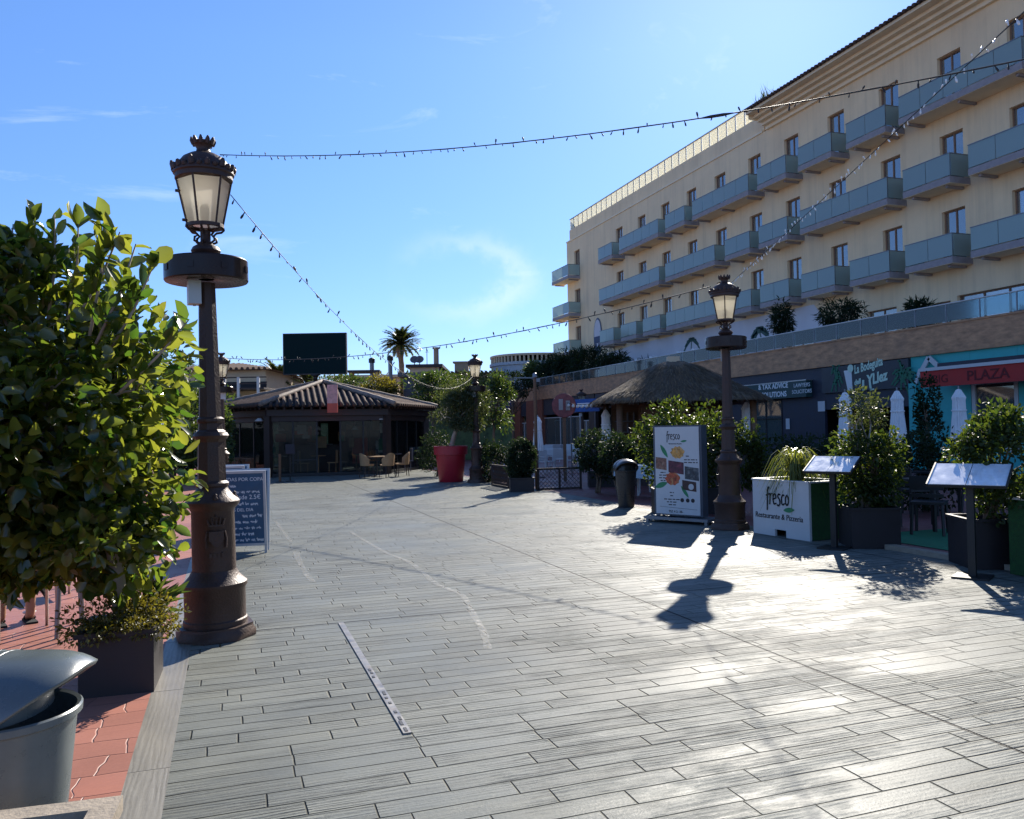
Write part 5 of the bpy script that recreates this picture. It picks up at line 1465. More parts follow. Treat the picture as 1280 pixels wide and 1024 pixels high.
food('salad', (.15, .575), .21, .20, (.20, .09, .06), (.45, .3, .2)); food('meat', (.48, .535), .29, .20, (.09, .02, .035), (.3, .06, .09)); food('rice', (.82, .47), .26, .21, (.04, .05, .06), (.25, .26, .25))
food('pasta', (.52, .70), .26, .20, (.55, .26, .06), (.7, .5, .25), 'o'); food('pizza', (.40, .41), .28, .22, (.45, .08, .03), (.65, .4, .15), 'o'); food('coffee', (.76, .335), .26, .16, (.05, .02, .02), (.12, .05, .04))
a = MB(); a.prism([(.80*WB+math.cos(i*PI/9)*.05, .325*HB+math.sin(i*PI/9)*.05) for i in range(18)], ob_-bn_*.0025, bu, vz, .002); a.build('cup_print', m_white, t)
a = MB()
for k, (x0, x1, y) in enumerate(((.70, .78, .655), (.66, .94, .615), (.66, .95, .585), (.13, .24, .47), (.10, .26, .44), (.10, .27, .41), (.13, .24, .38), (.33, .42, .25), (.34, .40, .215), (.20, .55, .175), (.26, .48, .145), (.30, .46, .115))):
    x = x0
    while x < x1:
        L_ = min(r_.uniform(.04, .09), x1-x); a.prism([(x*WB, y*HB), ((x+L_)*WB, y*HB), ((x+L_)*WB, y*HB+.016), (x*WB, y*HB+.016)], ob_, bu, vz, .0015); x += L_+.02
put_text(a, 'Restaurante Pizzeria', ob_+bu*(.33*WB)+vz*(.79*HB)-bn_*.0005, bu, vz, .03)
a.prism([(.1*WB, .095*HB), (.92*WB, .075*HB), (.92*WB, .078*HB), (.1*WB, .098*HB)], ob_, bu, vz, .0015)
for cx in (.60, .72, .83): a.prism([(cx*WB+math.cos(i*PI/8)*.035, .175*HB+math.sin(i*PI/8)*.035) for i in range(16)], ob_, bu, vz, .0015)
put_text(a, '952 4 2- 28-', ob_+bu*(.30*WB)+vz*(.035*HB)-bn_*.0005, bu, vz, .055)
a.build('small_print', m_ink, t)

# bushes, pots
def bush(label, base, c, rad, n, L_, W2, seed, m_, name='potted_bush', group=None, stems=3, r0=.03, kind='mid', nclump=30, sig=.17, **k):
    t = thing(name, label, 'bush', base, 0, group)
    cl = Vector(c)-Vector(base)
    ob, q = crown(t, m_, cl, rad, n, L_, W2, seed, kind=kind, nclump=nclump, sig=sig, **k)
    limbs(t, m_bark, (0, 0, -.02), cl*.75, q, r0, 14, seed=seed, stems=stems)
    return t
def sq_planter(label, loc, w_, h_, rz=0.0, group=None, m_=None):
    return planter_box('planter', label, loc, w_, w_, h_, m_ or m_planter, rz, group=group, lip=.015)
GP = 'dark square planters on the restaurant side'
# big ficus hedge behind the advertising board
b = gz(868, 640); c = gd(862, 556, 15.4); base = Vector((c.x, c.y, .42))
planter_box('planter', 'long dark planter hidden behind the advertising board', (c.x, c.y, 0), 1.4, .55, .45, m_planter, R(-20))
t = thing('ficus_hedge', 'rounded ficus bush with sunlit top behind the advertising board and right lamp', 'bush', base)
cl = c-base
ob, q = crown(t, lf_bush, cl+Vector((0, 0, -.02)), (1.0, .8, .88), 7000, .085, .045, 31, kind='mid', nclump=44, sig=.15, shell=.45)
c2 = gd(924, 572, 15.2)-base
crown(t, lf_bush, c2, (.45, .5, .62), 2000, .085, .045, 33, kind='mid', nclump=18, sig=.2, name='side_growth')
limbs(t, m_bark, (0, 0, -.02), cl*.6, q, .04, 16, seed=3, stems=4)
# potted ficus plants flanking the terrace entrance
p1 = Vector((7.98, 8.72, 0)); sq_planter('dark square planter between the white lettered planter and the terrace entrance', p1, .60, .50, R(-25), GP)
c = gd(1086, 580, 10.95); bush('bushy ficus with a pale top in the dark planter beside the first menu stand', p1+Vector((0, 0, .46)), c, (.52, .5, .58), 4600, .07, .038, 41, lf_bush, kind='mid', nclump=34, sig=.17)
t_ = col.objects[-1]
tp = thing('climbing_plant', 'thin pale green plant rising above the bushy ficus before the dark shop sign', 'plant', p1+Vector((0, .1, .46)))
ob, q = crown(tp, lf_olive, gd(1076, 515, 11.0)-tp.location, (.34, .3, .30), 1000, .06, .03, 43, kind='small', nclump=22, sig=.2, shell=.2)
limbs(tp, m_palebark, (0, 0, 0), gd(1078, 530, 11.0)-tp.location, q, .015, 16, seed=9, stems=4)
p2 = gz(1250, 712); p2 = Vector((p2.x+.12, p2.y+.25, 0)); sq_planter('dark square planter at the right edge of the photo behind the second menu stand', p2, .60, .52, R(-25), GP)
c = gd(1254, 580, 8.9); bush('dense ficus bush in the right hand dark planter behind the second menu stand', p2+Vector((0, 0, .48)), c, (.50, .5, .58), 5200, .062, .036, 47, lf_bush, kind='mid', nclump=36, sig=.17)
# second green box at the right edge
p3 = gz(1262, 722); dpos = Vector((p3.x+.42, p3.y-.45, 0))
t = thing('green_planter', 'planter box clad in artificial grass at the right edge', 'planter', dpos, R(-5))
a = MB(); a.box((0, 0, .40), (.62, 1.1, .78)); a.build('body', m_greenbox, t)
a = MB(); a.box((0, 0, .80), (.64, 1.12, .02)); a.build('rim', m_white, t)
# menu lecterns
def lectern(label, foot, top, rz, w_, d_):
    t = thing('menu_lectern', label, 'menu stand', (foot.x, foot.y, 0), rz, 'menu lecterns at the terrace entrance')
    a = MB(); a.box((0, 0, .01), (.34, .34, .02)); a.build('foot', m_black, t)
    a = MB(); a.box((0, 0, top/2), (.07, .07, top-.02)); a.build('post', m_black, t)
    Mx = Matrix.Rotation(R(24), 4, 'X')
    a = MB(); a.box((0, 0, top+.02), (w_, d_, .025), M=Mx)
    for x in (-1, 1): a.box(Vector((0, 0, top+.02))+(Mx @ Vector((x*w_/2, 0, .012))), (.015, d_, .03), M=Mx)
    a.build('tray', m_black, t)
    for x in (-.247, .247):
        a = MB(); a.box(Vector((0, 0, top+.02))+(Mx @ Vector((x*w_, 0, .017))), (w_*.485, d_*.95, .006), M=Mx); a.build('menu_sheet', m_phleaf, t)
    return t
f1 = gz(1050, 690); lectern('menu lectern with pale tilted menus left of the bushy ficus', Vector((7.42, 8.72, 0)), 1.06, R(-60), .60, .46)
f2 = gz(1216, 722); lectern('menu lectern with glaring tilted menus before the right hand ficus', Vector((f2.x, f2.y, 0)), 1.03, R(-58), .72, .5)
# terrace furniture in the shade
def make_terrace_set(kind):
    if kind == 'table':
        t = thing('dining_table', '', 'table', (0, 0, 0)); a = MB(); a.box((0, 0, .735), (.8, .8, .03)); a.build('tabletop', m_black, t)
        for x in (-.33, .33):
            for y in (-.33, .33):
                a = MB(); a.box((x, y, .36), (.045, .045, .72)); a.build('leg', m_black, t)
    else:
        t = thing('dining_chair', '', 'chair', (0, 0, 0)); a = MB(); a.box((0, 0, .45), (.44, .44, .04)); a.build('seat', m_black, t)
        a = MB(); a.box((0, .21, .74), (.44, .03, .2)); a.box((0, .21, .56), (.44, .03, .05)); a.build('backrest', m_black, t)
        for x in (-.19, .19):
            for y in (-.19, .2):
                a = MB(); a.bar((x, y, .45), (x*1.1, y*1.15, 0), .032); a.build('leg', m_black, t)
    return t
T0 = make_terrace_set('table'); C0 = make_terrace_set('chair')
pt = gz(1190, 668)
spots = [('T', pt.x+.3, pt.y+.6, 0, 'black dining table on the green carpet at the terrace entrance'), ('C', pt.x-.25, pt.y+.15, 2.2, 'black dining chair nearest the entrance on the green carpet'), ('C', pt.x-.35, pt.y+1.1, -.9, 'black dining chair behind the table at the entrance'),
         ('T', pt.x+1.9, pt.y+2.2, .2, 'black dining table deeper inside the green carpeted terrace'), ('C', pt.x+1.3, pt.y+2.0, 1.5, 'black dining chair left of the deeper terrace table'), ('C', pt.x+2.4, pt.y+1.6, -1.5, 'black dining chair right of the deeper terrace table')]
fT = fC = True
for k, x, y, r0_, lb in spots:
    src, first = (T0, fT) if k == 'T' else (C0, fC)
    o = src if first else copy_tree(src)
    if k == 'T': fT = False
    else: fC = False
    o['label'] = lb; o['group'] = 'black tables on the green carpet' if k == 'T' else 'black chairs on the green carpet'
    o.location = (x, y, .01); o.rotation_euler = (0, 0, r0_)
# dark hedges and climbing growth deeper in the terrace
DH = [((1158, 588, 15.0), (.62, .6, .72), 'tall dark shrub between the closed parasols before the turquoise shop'),
      ((1012, 572, 15.5), (.9, .9, .42), 'dark broad shrub in front of the dark shop door'),
      ((745, 572, 20.6), (.62, .6, .62), 'dark shrub with pale specks beside the lattice fence'),
      ((772, 575, 19.6), (.5, .5, .55), 'dark shrub between the lattice fence shrub and the bin'),
      ((612, 578, 25.8), (.55, .5, .65), 'dark shrub just right of the red pot behind the small lamp'),
      ((547, 565, 29.5), (.75, .7, .8), 'dark green shrub left of the red pot by the cafe corner')]
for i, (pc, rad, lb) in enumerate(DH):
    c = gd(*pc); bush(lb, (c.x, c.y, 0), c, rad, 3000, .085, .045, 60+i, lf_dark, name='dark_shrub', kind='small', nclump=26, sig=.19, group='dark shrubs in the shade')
c = gd(1160, 512, 19.0); t = thing('climbing_plant', 'dark climbing plant beside the turquoise pilaster', 'plant', (c.x, c.y, 0))
ob, q = crown(t, lf_dark, Vector((0, 0, c.z)), (.22, .3, .95), 1300, .10, .05, 71, kind='small', nclump=22, sig=.2)
limbs(t, m_bark, (0, 0, 0), (0, 0, c.z), q, .03, 10, seed=5, stems=2)
g_ = gz(752, 609); planter_box('planter', 'long low dark trough under the dark shrubs beside the lattice fence', (g_.x+.25, g_.y+.1, 0), 1.1, .5, .40, m_planter, R(-19))
la2, lb2 = gz(615, 607), gz(636, 611); lu2 = lb2-la2
t = thing('lattice_fence', 'short dark wooden lattice panel left of the clipped box bush', 'fence', la2, math.atan2(lu2.y, lu2.x))
a = MB(); w2_ = lu2.length
for (cx, cz, sx_, sz_) in ((w2_/2, .03, w2_, .05), (w2_/2, .6, w2_, .05), (.02, .3, .05, .56), (w2_-.02, .3, .05, .56)): a.box((cx, 0, cz), (sx_, .04, sz_))
a.build('frame', m_darkbrown, t)
a = MB()
for i in range(int(w2_/.12)): a.bar((.03+.12*i, .006, .06), (min(w2_-.03, .25+.12*i), .006, .58), .03, .006); a.bar((.03+.12*i, -.006, .58), (min(w2_-.03, .25+.12*i), -.006, .06), .03, .006)
a.build('lattice', m_darkbrown, t)
# closed parasols
def make_parasol():
    t = thing('closed_parasol', 'closed white parasol in front of the turquoise shop wall', 'parasol', (0, 0, 0), 0, 'closed white parasols on the terraces')
    a = MB(); n = 16; prof = [(.02, 2.52), (.06, 2.50), (.17, 2.30), (.15, 2.22), (.16, 1.9), (.20, 1.5), (.235, 1.12), (.20, 1.1)]
    P = []; 
    for (r_, z) in prof:
        for k in range(n*2): P.append((math.cos(PI*k/n)*r_*(1 if k % 2 else .72), math.sin(PI*k/n)*r_*(1 if k % 2 else .72), z+(.02 if k % 4 == 0 and z < 1.2 else 0)))
    m2 = n*2
    a.add(P, [(i*m2+k, i*m2+(k+1) % m2, (i+1)*m2+(k+1) % m2, (i+1)*m2+k) for i in range(len(prof)-1) for k in range(m2)])
    a.build('canopy', m_canvas, t)
    a = MB(); a.tube([(0, 0, 0), (0, 0, 2.6)], .022, 8); a.build('pole', m_steel, t)
    a = MB(); a.lathe([(.25, 0), (.25, .05), (.05, .08)], 16); a.build('base', m_greywall, t)
    a = MB(); a.lathe([(.175, 0), (.178, .02), (.175, .04)], 20, c=(0, 0, 1.95), cap=False); a.build('strap', m_canvas, t)
    return t
pr0 = make_parasol()
for i, (px, py, d, sc2, lb) in enumerate(((1198, 485, 20.6, 1.0, None), (1121, 487, 21.5, 1.0, 'closed white parasol between the dark shop sign and the turquoise shop'),
        (1056, 489, 22.5, 1.0, 'closed white parasol mostly hidden behind the tall bushy ficus'), (933, 501, 24.5, .95, 'closed white parasol beside the curtained office window'),
        (757, 511, 26.0, .9, 'closed grey white parasol left of the thatched bar'), (672, 520, 27.5, .85, 'closed white parasol behind the thin pole by the terrace tables'))):
    p = gd(px, py, d); o = pr0 if i == 0 else copy_tree(pr0, lb)
    k = p.z/2.55; o.location = (p.x, p.y, 0); o.scale = (sc2, sc2, k); o.rotation_euler = (0, 0, i*.7)

# ------------------------------------------------------------------ thatched bar
pc = gd(838, 470, 24.6); PC = Vector((pc.x+.1, pc.y, 0))
th = thing('thatched_bar', 'open bar hut with a wide shaggy thatched roof behind the right lamp', 'bar', PC, R(-20))
za = gd(849, 452, 24.6).z; ze_ = gd(849, 501, 22.6).z
HW = 2.45
a = MB(); prof = [(.10, 1.0), (.35, .93), (.62, .78), (.9, .52), (1.0, .24), (1.06, .0), (.98, -.02), (.4, .3)]
nn = 40; P = []
def sqr(an, r_): # rounded square
    c_, s_ = math.cos(an), math.sin(an); k = (abs(c_)**5+abs(s_)**5)**(-1/5); return c_*k*r_, s_*k*r_
rr = random.Random(14)
prof2 = [(.04, 1.0), (.12, .985), (.24, .90), (.5, .60), (.76, .29), (1.0, .03), (1.0, -.03), (.9, .02)]
for (r_, z) in prof2:
    for k in range(nn):
        x, y = sqr(2*PI*k/nn, r_*HW*(1+.012*rr.uniform(-1, 1))); P.append((x, y, ze_+(za-ze_)*z+rr.uniform(-.02, .02)))
a.add(P, [(i*nn+k, i*nn+(k+1) % nn, (i+1)*nn+(k+1) % nn, (i+1)*nn+k) for i in range(len(prof2)-1) for k in range(nn)]+[tuple(range(nn))])
rf = a.build('thatch', m_thatch, th, smooth=True)
a = MB()
for i in range(5200):
    an = rr.uniform(0, 2*PI); f = rr.uniform(.1, 1)**.6
    zz = np.interp(f, [.04, .12, .24, .5, .76, 1.0], [1.0, .985, .90, .6, .29, .03]); f2 = min(1.06, f+rr.uniform(.06, .12)); z2_ = np.interp(f2, [.04, .12, .24, .5, .76, 1.0, 1.06], [1.0, .985, .90, .6, .29, .03, -.08])
    x, y = sqr(an, f*HW); x2, y2 = sqr(an+rr.uniform(-.03, .03), f2*HW)
    h1 = ze_+(za-ze_)*zz+rr.uniform(.01, .05); h2_ = ze_+(za-ze_)*z2_+rr.uniform(.0, .06)-(f2 > 1)*rr.uniform(0, .08)
    d = Vector((-math.sin(an), math.cos(an), 0))*rr.uniform(.008, .02)
    a.add([Vector((x, y, h1))-d, Vector((x, y, h1))+d, Vector((x2, y2, h2_))], [(0, 1, 2)])
st_ = a.build('straw', leafmat('straw', (.07, .05, .035), (.19, .14, .09), .12, .8, .2), rf)
a = MB(); a.box((0, 0, za+.04), (.34, .34, .22)); a.build('roof_cap', m_cream, th)
for x in (-1, 1):
    for y in (-1, 1):
        a = MB(); a.tube([(x*1.85, y*1.85, 0), (x*1.85, y*1.85, ze_+.1)], .09, 10); a.build('post', m_wood, th, smooth=True)
a = MB(); a.box((0, -1.75, .55), (3.4, .1, 1.1)); a.box((-1.75, 0, .55), (.1, 3.2, 1.1)); a.box((1.75, 0, .55), (.1, 3.2, 1.1)); a.build('bar_front', m_darkbrown, th)
a = MB(); a.box((0, -1.85, 1.125), (3.8, .5, .05)); a.box((-1.85, .25, 1.125), (.5, 3.6, .05)); a.box((1.85, .25, 1.125), (.5, 3.6, .05)); a.build('counter_top', m_woodx, th)
a = MB(); a.box((0, 1.7, 1.2), (3.4, .1, 2.4)); a.box((-.2, .6, 1.15), (1.5, .5, 2.3)); a.build('back_wall', m_wood, th)
a = MB()
for i in range(14):
    for z in (1.5, 1.85): a.tube([(-1.4+.2*i, 1.55, z), (-1.4+.2*i, 1.55, z+.2), (-1.4+.2*i, 1.55, z+.28)], [.035, .035, .012], 8)
a.box((0, 1.55, 1.48), (3.2, .2, .03)); a.box((0, 1.55, 1.83), (3.2, .2, .03)); a.build('bottle_shelf', m_greywall, th)
# globe lights strung left from the bar
gl0 = th.location+Vector((-2.3, .4, ze_+.05)); p = gd(692, 498, 26)
t = thing('globe_light_string', 'sagging string of white globe lights left of the thatched roof', 'string lights', gl0)
a = MB(); e = p-gl0; pts = [Vector((e.x*u, e.y*u, e.z*u-.5*u*(1-u))) for u in [i/20 for i in range(21)]]; a.tube(pts, .01, 5); a.build('cable', m_cable, t)
pm = None
for i in range(10):
    u = (i+.5)/10; pos = Vector((e.x*u, e.y*u, e.z*u-.5*u*(1-u)-.06))
    if pm is None:
        a = MB(); a.lathe([(0, -.055), (.045, -.03), (.05, 0), (.035, .035), (.012, .06)], 12); pm = a.build('globe', m_white, t, smooth=True); o = pm
    else: o = pm.copy(); col.objects.link(o); o.parent = t
    o.location = pos
# panels behind: blue board, round red sign on a wooden post, dark menu above
p = gd(727, 507, 27.5)
t = thing('blue_panel', 'bright blue sign panel under the globe lights', 'sign', (p.x, p.y, p.z), R(-60))
a = MB(); a.box((0, 0, 0), (1.45, .06, .42)); a.build('panel', m_blue, t); a = MB(); a.box((.1, -.035, .02), (.5, .01, .12)); a.build('print', m_letter, t)
for x in (-.5, .5):
    a = MB(); a.tube([(x, .06, .2), (x, .06, -p.z)], .025, 6); a.build('post', m_steel, t)
p = gd(705, 507, 25.5)
t = thing('round_sign', 'dull red round sign with figures on a wooden post among the terrace tables', 'sign', (p.x, p.y, 0), R(-20))
a = MB(); a.lathe([(.36, -.03), (.38, 0), (.36, .03)], 28); dM = Matrix.Translation((0, 0, p.z)) @ Matrix.Rotation(R(90), 4, 'X'); a2 = MB(); a2.merge(a, dM); a2.build('disc', mat('faded red paint', (.2, .05, .05), .6, 0, .4, 6), t, smooth=True, auto=40)
a = MB(); a.box((-.1, -.04, p.z+.03), (.13, .02, .34)); a.box((.12, -.04, p.z), (.13, .02, .3)); a.build('figures', mat('faded figures', (.3, .27, .27), .7), t)
a = MB(); a.box((0, .05, p.z/2), (.10, .06, p.z+.2)); a.build('post', m_wood, t)
# white tables and chairs
def white_chair():
    t = thing('white_chair', '', 'chair', (0, 0, 0)); a = MB(); a.box((0, 0, .44), (.44, .44, .03)); a.build('seat', m_white, t)
    a = MB(); a.box((0, .22, .67), (.44, .03, .40), M=Matrix.Rotation(R(-10), 4, 'X')); a.build('backrest', m_white, t)
    for x in (-.2, .2):
        a = MB(); a.box((x, 0, .62), (.04, .42, .03)); a.build('armrest', m_white, t)
        for y in (-.19, .19):
            a = MB(); a.bar((x, y, .6), (x*1.1, y*1.1, 0), .035); a.build('leg', m_white, t)
    return t
WC = white_chair(); first = True
whites = [((683, 592), .3, 'white plastic chair just right of the thin pole'), ((700, 588), 2.6, 'white plastic chair behind the middle of the lattice fence'), ((716, 590), 1.2, 'white plastic chair behind the right end of the lattice fence'),
          ((692, 578), 3.4, 'white plastic chair in the second row behind the lattice'), ((712, 577), -.6, 'white plastic chair in the second row beside the dark shrub'), ((806, 616), 1.4, 'white plastic chair right of the dark bin'), ((640, 592), 1.0, 'white plastic chair left of the box topiary')]
for pxy, a_, lb in whites:
    o = WC if first else copy_tree(WC)
    first = False; g_ = gz(*pxy); o.location = g_; o.rotation_euler = (0, 0, a_); o['label'] = lb; o['group'] = 'white plastic chairs on the terraces'
def white_table(label, loc, rz, w_, m_):
    t = thing('cloth_table', label, 'table', loc, rz, 'tables laid with pale cloths'); a = MB(); a.box((0, 0, .74), (w_, .8, .03)); a.build('tabletop', m_white, t)
    a = MB(); n = 9; P = []
    for i, (x, y) in enumerate(((-1, -1), (1, -1), (1, 1), (-1, 1))): P += [(x*w_/2*1.01, y*.405, .762), (x*w_/2*1.05, y*.42, .45 if i % 2 else .5)]
    a.add(P+[], [(0, 2, 4, 6), (0, 1, 3, 2), (2, 3, 5, 4), (4, 5, 7, 6), (6, 7, 1, 0)]); a.build('cloth', m_, t)
    for x in (-w_/2+.08, w_/2-.08):
        for y in (-.3, .3):
            a = MB(); a.box((x, y, .36), (.04, .04, .72)); a.build('leg', m_white, t)
    return t
g_ = gz(808, 622); white_table('table with pale blue cloth between the bin and the advertising board', g_, R(-70), 1.2, m_tablecloth)
g_ = gz(705, 583); white_table('white clothed table behind the lattice fence', g_, R(-40), 1.6, m_white)
g_ = gz(688, 574); white_table('farther white clothed table near the closed parasol', g_, R(-40), 1.4, m_white)
# lattice fence
la, lb = gz(672, 613), gz(727, 611); lu = (lb-la).normalized(); LW = (lb-la).length
t = thing('lattice_fence', 'low dark wooden lattice fence in front of the white terrace tables', 'fence', la, math.atan2(lu.y, lu.x))
a = MB(); hL = .56
for (cx, cz, sx_, sz_) in ((LW/2, .03, LW, .05), (LW/2, hL, LW, .05), (.02, hL/2, .05, hL), (LW-.02, hL/2, .05, hL), (LW/2, hL/2, .05, hL)): a.box((cx, 0, cz), (sx_, .04, sz_))
a.build('frame', m_darkbrown, t)
a = MB(); n = int((LW+hL)/.11)
for i in range(n):
    s_ = -hL+i*.11
    for sg_ in (1, -1):
        x0, z0_ = (s_, 0) if sg_ > 0 else (s_, hL); x1_, z1_ = s_+hL, (hL if sg_ > 0 else 0)
        f0 = max(0, (0-x0)/hL); f1 = min(1, (LW-x0)/hL)
        if f1 <= f0: continue
        a.bar((x0+hL*f0, .006*sg_, z0_+(z1_-z0_)*f0), (x0+hL*f1, .006*sg_, z0_+(z1_-z0_)*f1), .032, .006)
a.build('lattice', m_darkbrown, t)
# thin light pole with small floodlight
g_ = gz(671, 612); t = thing('light_pole', 'thin brown pole with a small floodlight at the top by the lattice fence', 'pole', g_)
hp_ = gd(670, 471, 22).z
a = MB(); a.tube([(0, 0, 0), (0, 0, hp_)], .045, 8); a.build('pole', m_wood, t)
a = MB(); a.box((-.3, .0, hp_-.02), (.6, .03, .03)); a.box((.08, 0, hp_-.08), (.10, .07, .1)); a.lathe([(.07, 0), (.05, .1), (.02, .12)], 12, c=(0, 0, hp_)); a.build('floodlight', m_steel, t)
# box topiary and its pot
g_ = gz(652, 614); sq_planter('small dark square pot under the clipped box bush', (g_.x, g_.y, 0), .62, .34, R(-15), GP)
c = gd(651, 573, 21.7); bush('clipped egg shaped box bush in a dark pot by the thin pole', (g_.x, g_.y, .3), (g_.x, g_.y, c.z), (.43, .43, .58), 12000, .05, .034, 81, lf_dark, name='box_topiary', kind='small', nclump=110, sig=.13, shell=.55)
# red pot with tree
g_ = gz(568, 603); g_ = Vector((g_.x, g_.y+.4, 0))
t = thing('red_flower_pot', 'huge red tapered plastic pot holding a small tree', 'pot', g_)
a = MB(); a.lathe([(.37, 0), (.385, .02), (.475, .86), (.535, .87), (.545, 1.13), (.535, 1.14), (.50, 1.14), (.48, 1.0), (0, 1.0)], 40); a.build('pot', m_pot, t, smooth=True, auto=35)
a = MB(); a.lathe([(.475, 1.02), (0, 1.03)], 24); a.build('soil', m_soil, t)
c = gd(578, 512, 25.9)
t = thing('olive_tree', 'small olive tree with pale trunk growing in the huge red pot', 'tree', g_+Vector((0, 0, 1.0)))
ob, q = crown(t, lf_olive, c-t.location, (.98, .9, .78), 8500, .12, .034, 91, kind='small', nclump=40, sig=.17, shell=.4, droop=.15)
limbs(t, m_palebark, (0, 0, 0), (c-t.location)*.72, q, .075, 16, seed=4)
c = gd(619, 505, 29.0)
t = thing('climbing_tree', 'loose yellowish green climber hanging right of the small distant lamp', 'tree', (c.x, c.y, 0))
ob, q = crown(t, lf_mid, Vector((0, 0, c.z)), (.72, .7, 1.1), 2600, .14, .06, 95, kind='small', nclump=30, sig=.18, droop=.3)
limbs(t, m_bark, (0, 0, 0), (0, 0, c.z), q, .05, 14, seed=6)
c = gd(562, 488, 44); 
# ------------------------------------------------------------------ terrace above the shops
def terrace_plant(px, py, d, rad, lb, n=1400, L_=.22, W2=.05, m_=None, droop=.5, seed=0):
    c = gd(px, py, d); base = Vector((c.x, c.y, ZB1+.06))
    t = thing('terrace_plant', lb, 'plant', base, 0, 'plants on the hotel terrace')
    ob, q = crown(t, m_ or lf_dark, c-base, rad, n, L_, W2, 200+seed, kind='small', nclump=22, sig=.2, droop=droop)
    limbs(t, m_bark, (0, 0, 0), (c-base)*.8, q, .05, 10, seed=seed)
    return t
XT = XP+1.6
def dT(px, py, X=XT): return gx(px, py, X).y*math.cos(YAW)*1+X*math.sin(YAW)
TPL = [((978, 402), (.42, .6, .85), 'drooping dark plant left of the pair on the hotel terrace'), ((1048, 394), (.8, .8, .68), 'widest dark drooping plant on the hotel terrace above the dark shop sign'),
       ((1148, 393), (.5, .5, .5), 'small palm like plant on the hotel terrace above the turquoise shop'),
       ((742, 458), (1.5, 1.5, 1.2), 'big dark palm clump in front of the hotel corner'), ((768, 462), (1.1, 1.1, 1.0), 'dark palm clump right of the biggest clump below the round emblem'),
       ((715, 455), (1.2, 1.2, 1.0), 'dark palm clump left of the biggest clump at the hotel corner'), ((695, 462), (1.2, 1.2, .9), 'leafy clump over the railing left of the hotel corner'),
       ((672, 466), (1.0, 1.0, .9), 'green tree top at the far end of the terrace railing'), ((800, 462), (.7, .7, .5), 'low plant along the railing near the thatched roof')]
for i, (pxy, rad, lb) in enumerate(TPL): terrace_plant(*pxy, dT(*pxy), rad, lb, n=1500 if i < 3 else 2200, m_=lf_dark if i not in (7,) else lf_mid, L_=.25 if i < 3 else .42, W2=.05 if i < 3 else .07, seed=i)
# pale lounge seats and screens behind the railing
def lounge(px, py, lb):
    p = gx(px, py, XT+.8); t = thing('lounge_chair', lb, 'chair', (p.x, p.y, ZB1+.06), R(20), 'pale lounge chairs on the hotel terrace')
    a = MB(); a.box((0, 0, .32), (1.5, .8, .22)); a.build('seat', m_canvas, t)
    a = MB(); a.box((0, .36, .68), (1.5, .16, .6), M=Matrix.Rotation(R(-10), 4, 'X')); a.build('backrest', m_canvas, t)
    for x in (-.7, .7):
        a = MB(); a.box((x, 0, .5), (.14, .8, .3)); a.build('armrest', m_canvas, t)
    return t
for px, py, lb in ((812, 452, 'pale lounge chair at the far left of the row on the hotel terrace'), (830, 447, 'pale lounge chair second from left on the hotel terrace'), (865, 444, 'pale lounge chair behind the thatched roof tip'), (884, 441, 'pale lounge chair on the terrace just left of the right lamp'), (910, 437, 'pale lounge chair on the terrace right of the right lamp')): lounge(px, py, lb)
for i, (px, py) in enumerate(((735, 458), (750, 466), (790, 470))): pass
p = gx(961, 130, XH+.5)
t = thing('roof_plant', 'spiky plant on the hotel roof beside the end of the glass parapet', 'plant', (p.x, p.y, hz(17.6)))
P = np.array([[rr.uniform(-.5, .5), rr.uniform(-.8, .8), rr.uniform(.1, .6)] for _ in range(160)]); O = np.array([[rr.uniform(-.5, .5), rr.uniform(-.5, .5), 1] for _ in range(160)])
V, F = leaf_cloud(P, O, .9, .05, 5, 'small', up=0, spread=.3); a = MB(); a.add(V, F); a.build('spikes', lf_olive, t); a = MB(); a.box((0, 0, .15), (.9, 1.4, .3)); a.build('trough', m_greywall, t)

# far end of the arcade: awning terrace and round balustraded building
c = gx(660, 462, XP+5); 
t = thing('awning_pavilion', 'dark flat awning on thin posts at the far end of the terrace', 'pavilion', (c.x, c.y, ZB1))
a0, a1 = gd(614, 470, c.y*.95), gd(695, 456, c.y*.95*.9)
W0 = 7.5
a = MB(); a.add([(-4.4, 2.2, 1.75), (-4.6, -3.2, 1.55), (2.6, -3.4, 1.95), (2.6, 2.4, 2.5), (-4.4, 2.2, 1.9), (-4.6, -3.2, 1.7), (2.6, -3.4, 2.12), (2.6, 2.4, 2.66)], [(0, 1, 2, 3), (7, 6, 5, 4), (0, 4, 5, 1), (1, 5, 6, 2), (2, 6, 7, 3), (3, 7, 4, 0)]); a.build('awning', m_darkbrown, t)
for x in (-4.2, -1.5, 1.5):
    for y in (-2.9, 2.0):
        a = MB(); a.box((x, y, .85), (.12, .12, 1.7)); a.build('post', m_steel, t)
c = gd(668, 452, 74); t = thing('round_building', 'round pale building with a sunlit balustrade beyond the terrace', 'building', (c.x, c.y, 0))
zb = gd(668, 459, 74).z; z1b = gd(668, 446, 74).z; rb = 3.9
a = MB(); a.lathe([(rb, 0), (rb, zb), (rb+.15, zb), (rb+.15, zb+.25), (rb-.2, zb+.25), (0, zb+.2)], 40); a.build('wall', mat('pale blue grey wall', (.42, .46, .5), .8), t, smooth=True, auto=30)
a = MB(); a.lathe([(rb+.1, z1b-.18), (rb+.1, z1b), (rb-.2, z1b), (rb-.2, z1b-.18)], 40); a.build('top_rail', m_cream, t)
a = MB()
for k in range(64): an = 2*PI*k/64; a.box((math.cos(an)*(rb-.05), math.sin(an)*(rb-.05), (zb+z1b)/2), (.16, .16, z1b-zb-.2), rz=an)
a.build('balusters', m_cream, t)
